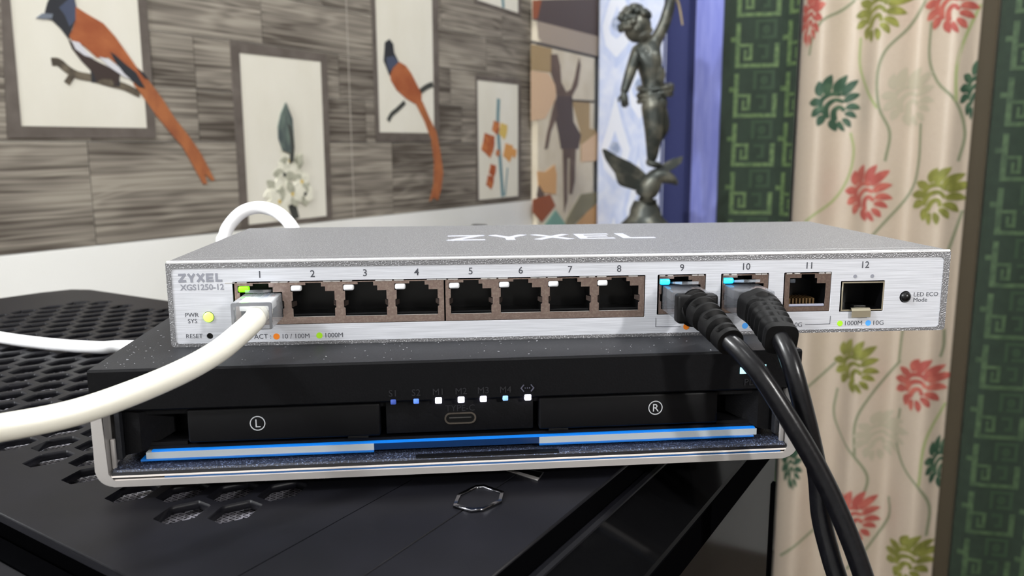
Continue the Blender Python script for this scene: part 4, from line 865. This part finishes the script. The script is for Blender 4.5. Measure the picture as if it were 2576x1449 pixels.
# port blocks
HP = lambda cx: [(cx + a, b) for a, b in ((-6.4, 9.0), (6.4, 9.0), (6.4, 11.5), (6.85, 11.7), (6.85, 13.9), (6.4, 14.1), (6.4, 16.9), (3.6, 16.9), (3.6, 18.4), (2.4, 18.4), (2.4, 19.6), (-2.4, 19.6), (-2.4, 18.9), (-7.0, 18.9), (-7.0, 16.9), (-6.4, 16.9), (-6.4, 14.1), (-6.85, 13.9), (-6.85, 11.7), (-6.4, 11.5))]
SH = lambda a, b, c: FF(a, b, c - .45)
def light(b, cx, m, lit=None, x0=-6.9):
    bm = NB(); box(bm, cx + x0, cx + x0 + 3.3, .1, 2.2, 16.95, 18.82, .6, 3); ob('port_light', bm, m, b, 60, label=lit)
def port(b, cx, m='lens', lit=None, dz=0):
    ob('port_socket', socket(NB(), HP(cx), SH, 11), 'black', b)
    light(b, cx, m, lit)
    ob('socket_sill', box(NB(), cx - 6.3, cx + 6.3, .9, 1.6, 9.02, 9.75, .15), 'cover', b)
    for s_ in (-1, 1):
        bm = NB(); f = lambda x, y, z: bm.verts.new(Vector((cx + s_ * x, y, z)) * S)
        a = [f(6.8, .45, 11.9), f(6.8, .45, 13.7), f(5.7, 3.2, 13.5), f(5.7, 3.2, 12.1), f(6.9, .6, 11.9), f(6.9, .6, 13.7), f(5.85, 3.3, 13.5), f(5.85, 3.3, 12.1)]
        for q in ((0, 1, 2, 3), (7, 6, 5, 4), (0, 4, 5, 1), (1, 5, 6, 2), (2, 6, 7, 3), (3, 7, 4, 0)): bm.faces.new([a[i] for i in q])
        ob('spring_tab', bm, 'shield', b)
for x0, x1, cs_ in ((-105.0, -40.75, (-97.05, -81.1, -65.05, -49.1)), (-40.25, 23.3, (-32.2, -16.45, -.8, 15.0))):
    b = ob('port_block', plate([(x0, 6.7), (x1, 6.7), (x1, 19.9), (x0, 19.9)], [HP(c) for c in cs_], SH, -.35, 0), 'shield', sw)
    for c in cs_: port(b, c, 'green_on' if c == -97.05 else 'lens', 'glowing green port light' if c == -97.05 else None)
    bm = NB()
    for c in cs_:
        for k in (-5.6, -9.2, 4.6): box(bm, c + k - 1.5, c + k + 1.5, .2, 1.2, 19.75, 20.12, .08)
    ob('shield_tabs', bm, 'satin', b)
    bm = NB()
    for c in cs_: box(bm, c - 6.3, c + 6.3, .42, .5, 8.85, 9.0)
    ob('opening_edges', bm, 'satin', b)
for x0, x1, c, m in ((28.1, 43.2, 35.3, 'cyan_on'), (48.9, 64.0, 56.2, 'cyan_on')):
    b = ob('port_block', plate([(x0, 7.4), (x1, 7.4), (x1, 19.9), (x0, 19.9)], [HP(c)], SH, -.35, 0), 'shield', sw)
    port(b, c, m, 'glowing cyan port light'); bm = NB()
    for k in (-6.2, -3.6, 4.4, 6.4): box(bm, c + k - .9, c + k + .9, .15, 1.2, 19.65, 20.1, .08)
    ob('shield_tabs', bm, 'satin', b)
H11 = [(71.3, 8.9), (83.4, 8.9), (83.4, 16.6), (80.4, 16.6), (80.4, 18.3), (79.6, 18.3), (79.6, 19.6), (75.1, 19.6), (75.1, 18.4), (71.3, 18.4)]
b = ob('port_block', plate([(69.7, 7.4), (85.0, 7.4), (85.0, 19.9), (69.7, 19.9)], [H11], SH, -.35, 0), 'shield', sw)
ob('port_socket', socket(NB(), H11, SH, 11), 'black', b)
ob('port_light', box(NB(), 71.6, 73.6, 1.2, 3, 16.6, 18.0, .3), mat('smoky_lens', (70, 76, 84), .15, coat=.5), b, 60)
bm = NB()
for i in range(8): box(bm, 72.2 + i * 1.15, 72.7 + i * 1.15, 2.5, 9, 9.4, 10.3 + 1.0)
ob('contact_pins', bm, mat('dull_pins', (96, 74, 46), .4, .5), b)
ob('socket_sill', box(NB(), 71.4, 83.3, .6, 1.4, 8.95, 9.7, .1), mat('pale_sill', (150, 152, 170), .4), b)
bm = NB()
for k in (71, 73.6, 81.8, 84): box(bm, k - .9, k + .9, .15, 1.2, 19.65, 20.1, .08)
ob('shield_tabs', bm, 'satin', b)
# sfp cage
S1 = [(89.4, 7.6), (102.9, 7.6), (102.9, 16.4), (89.4, 16.4)]
b = ob('module_cage', plate([(89.0, 7.2), (103.3, 7.2), (103.3, 16.8), (89.0, 16.8)], [S1], SH, -.35, .1), 'brass', sw, label='square cage with bare metal tab')
ob('cage_socket', socket(NB(), S1, SH, 12), 'black', b)
ob('cage_tab', lprof(NB(), [(-.3, 8.1), (-.9, 7.4), (-.9, 5.2), (-.75, 5.1), (-.7, 7.3), (.2, 8.3)], 92.2, 98.6), 'brass', b)
ob('cage_latch', box(NB(), 93.2, 97.4, .1, 2.5, 8.3, 9.0, .2), 'black', b)
# dust on the dark surfaces under the switch
random.seed(11); bm = NB()
for i in range(150):
    x, y, r = random.uniform(-100, 100), random.uniform(2, 22) if i > 40 else random.uniform(2, 70), random.choice((.08, .1, .12, .2))
    if i <= 40: x = random.uniform(-101, -88)
    prism(bm, ell(x, y, r * random.uniform(1, 2.2), r, 5, random.uniform(0, 3)), XY, .11, .17)
ob('dust', bm, 'dust', dk, kind='stuff')

# ------------------------------------------------------------------ cables
def plug(par, cx, zc, y0, y1, m_='clear'):
    """clear modular plug: body, latch arm, inner core"""
    bm = NB(); box(bm, cx - 5.8, cx + 5.8, y0, y1, zc - 4.0, zc + 4.0, .5, 2); p = ob('clear_plug', bm, m_, par, 40)
    bm = NB(); lprof(bm, [(y1 - 1, zc + 4.0), (y0 + 7, zc + 6.6), (y0 + 4.5, zc + 7.0), (y0 + 4.5, zc + 6.1), (y1 - 1.5, zc + 3.6)], cx - 2.6, cx + 2.6); ob('latch_arm', bm, 'clear', p)
    return p
wc = empty('white_network_cable', 'white network cable with clear plug sweeping from the first port to lower left', 'cable', (0, 0, ZO), 0)
cx, zc = -96.7, 12.4
p = plug(wc, cx, zc, -14.5, 9)
ob('plug_core', box(NB(), cx - 4.7, cx + 4.7, -9.5, -1.5, zc + .5, zc + 3.55, .4), 'wire_w', p, 40, label='milky white inner core')
for i, m in enumerate(('wire_n', 'wire_w', 'wire_g', 'wire_w', 'wire_b', 'wire_w', 'wire_o', 'wire_w')):
    ob('inner_wire', box(NB(), cx - 4.3 + i * 1.08, cx - 3.35 + i * 1.08, -1.5, 8, zc + 1.6, zc + 2.9, .2), m, p, label=None)
ob('plug_lip', plate(rr(cx - 5.8, cx + 5.8, zc - 4, zc + 4, .5, 2), [rr(cx - 5.0, cx + 5.0, zc - 4.6 + .7, zc + 3.0, .4, 2)], lambda a, b, c: Vector((a, -14.5 - c, b)) * S, -.6, .05), mat('clear_rim', (110, 112, 118), .15, coat=.6), p, 40)
pts = [Vector((cx + .8, -4, zc - .3)), Vector((cx + .5, -9, zc - .4))] + [Vector(q) for q in [(-95.7,-17.0,11.5),(-98.3,-24.0,9.1),(-102.3,-32.0,6.2),(-108.7,-41.0,3.5),(-118.2,-51.0,0.9),(-128.7,-60.0,-1.0),(-140.3,-69.0,-1.0),(-148.5,-78.0,0.4),(-161.9,-86.0,2.1)]]
ob('jacket', sweep(NB(), crom(pts, 8), 3.2, 24), 'white_jacket', wc, 60)

wl = empty('looped_white_cable', 'white cable lying on the vents and looping up behind the silver switch', 'cable', (0, 0, ZO), 0)
pts = [Vector(q) for q in [(-344.1,213.3,-34.0),(-298.6,191.8,-34.0),(-268.7,173.2,-34.0),(-252.4,163.7,-34.0),(-230.4,153.2,-34.0),(-208.7,146.2,-34.0),(-191.9,146.2,-34.0)]] 
pts += [Vector((-128, 126, -33)), Vector((-115, 131, -20)), Vector((-119, 135, 0))]
pts += [Vector(q) for q in [(-142.9,138.0,14.9),(-144.1,140.0,20.7),(-141.4,142.0,26.2),(-135.8,143.0,31.3),(-128.9,144.0,33.0),(-121.4,143.0,31.5),(-115.4,140.0,27.5),(-110.5,134.0,22.1),(-107.6,126.0,16.2)]]
pts += [Vector((-92, 118, 16))]
ob('jacket', sweep(NB(), crom(pts, 8), 3.0, 20), 'white_jacket2', wl, 60)
ob('barrel_plug', sweep(NB(), [Vector((-92, 120, 16)), Vector((-92, 112, 14)), Vector((-92, 104.5, 14))], 4.5, 18), 'white_jacket2', wl, 50)

def bcable(label, cx, zc, y0, boot_pts, boot_r, jac, square):
    cb = empty('black_network_cable', label, 'cable', (0, 0, ZO), 0, 'black cables plugged into the right-hand ports')
    p = plug(cb, cx, zc, y0, 9, clear('smoky_plastic', (120, 122, 128), 0.12))
    ob('plug_core', box(NB(), cx - .4, cx + 4.9, y0 + .5, y0 + 5, zc + .6, zc + 3.5, .4), 'wire_w', p, 40, label='milky white inner core')
    ob('inner_core', box(NB(), cx - 4.6, cx + 4.6, y0 + 8, 8, zc + .2, zc + 3.2, .3), mat('smoky_core', (70, 70, 72), .3), p)
    P = crom(boot_pts, 14); n = len(P)
    ob('strain_boot', sweep(NB(), P, lambda i, a: boot_r(i / (n - 1), a), 48), 'boot', cb, 50)
    if not square: ob('boot_collar', box(NB(), cx - 6.2, cx + 6.2, y0 - 4.4, y0 + .6, zc - 4.5, zc + 4.3, 1.0, 3), 'boot', cb, 40)
    J_ = [P[-4], P[-2]] + [Vector(q) for q in jac]
    ob('jacket', sweep(NB(), crom(J_, 8), 2.72, 28), 'black_jacket', cb, 60)
    return cb
def r9(k, a):
    base = 5.9 + (3.9 - 5.9) * k
    ph = k * 8.6 - 1.6
    if 0 < ph < 6.4:
        i = int(ph); f = ph - i
        side = math.cos(a - PI / 2 + (0.9 if i % 2 else -.9))
        if .38 < f < .95 and side > -.35: base -= 1.5
    return base
def r10(k, a):
    w, h = 6.0 + (4.6 - 6.0) * k, 4.6 + (4.4 - 4.6) * k
    c, s_ = math.cos(a), math.sin(a); e = 3.6
    m_ = (abs(c) ** e + abs(s_) ** e) ** (-1 / e); x, y = w * m_ * c, h * m_ * s_
    ph = (k - .32) * 8.4
    if 0 < ph < 5:
        f = ph - int(ph)
        if f > .5 and abs(x) > w * .16 : x *= .86; y *= .86
    if k < .25 and s_ > 0: y += 1.3 * math.exp(-((x / 2.6) ** 2)) * (1 if k > .02 else .6)
    return (x, y)
(a1, a2, a3) = [(35.6,-17.5,12.4),(36.8,-27.0,10.3),(38.5,-38.0,7.0)]
bcable('black network cable with round ribbed boot, the left of two at the right-hand ports', 35.2, 12.6, -14.2, [(35.0, -15.5, 12.4), a1, a2, a3], r9,
       [(40.9,-41.0,4.5),(44.8,-44.5,-0.7),(51.7,-48.0,-11.7),(59.6,-51.0,-25.5),(65.9,-54.0,-39.3),(71.2,-57.0,-54.0),(77.6,-60.0,-74.9)], False)
(a1, a2, a3) = [(55.3,-18.0,11.4),(54.6,-26.0,9.7),(53.5,-37.0,7.1)]
bcable('black network cable with squarish ribbed boot, beside unused port eleven', 55.4, 12.6, -12.5, [(55.2, -12.4, 12.2), a1, a2, a3], r10,
       [(54.5,-40.0,3.0),(56.0,-42.5,-3.6),(59.5,-44.0,-16.7),(62.6,-44.5,-29.4),(63.8,-46.0,-41.8),(65.8,-49.0,-52.3),(68.5,-52.0,-62.7),(71.4,-55.0,-77.9)], True)

# turn the whole set so that the room's walls lie along the world axes
turn = Matrix.Rotation(-RW, 4, 'Z')
bpy.context.view_layer.update()
for o in list(C.objects):
    if o.parent is None: o.matrix_world = turn @ o.matrix_world
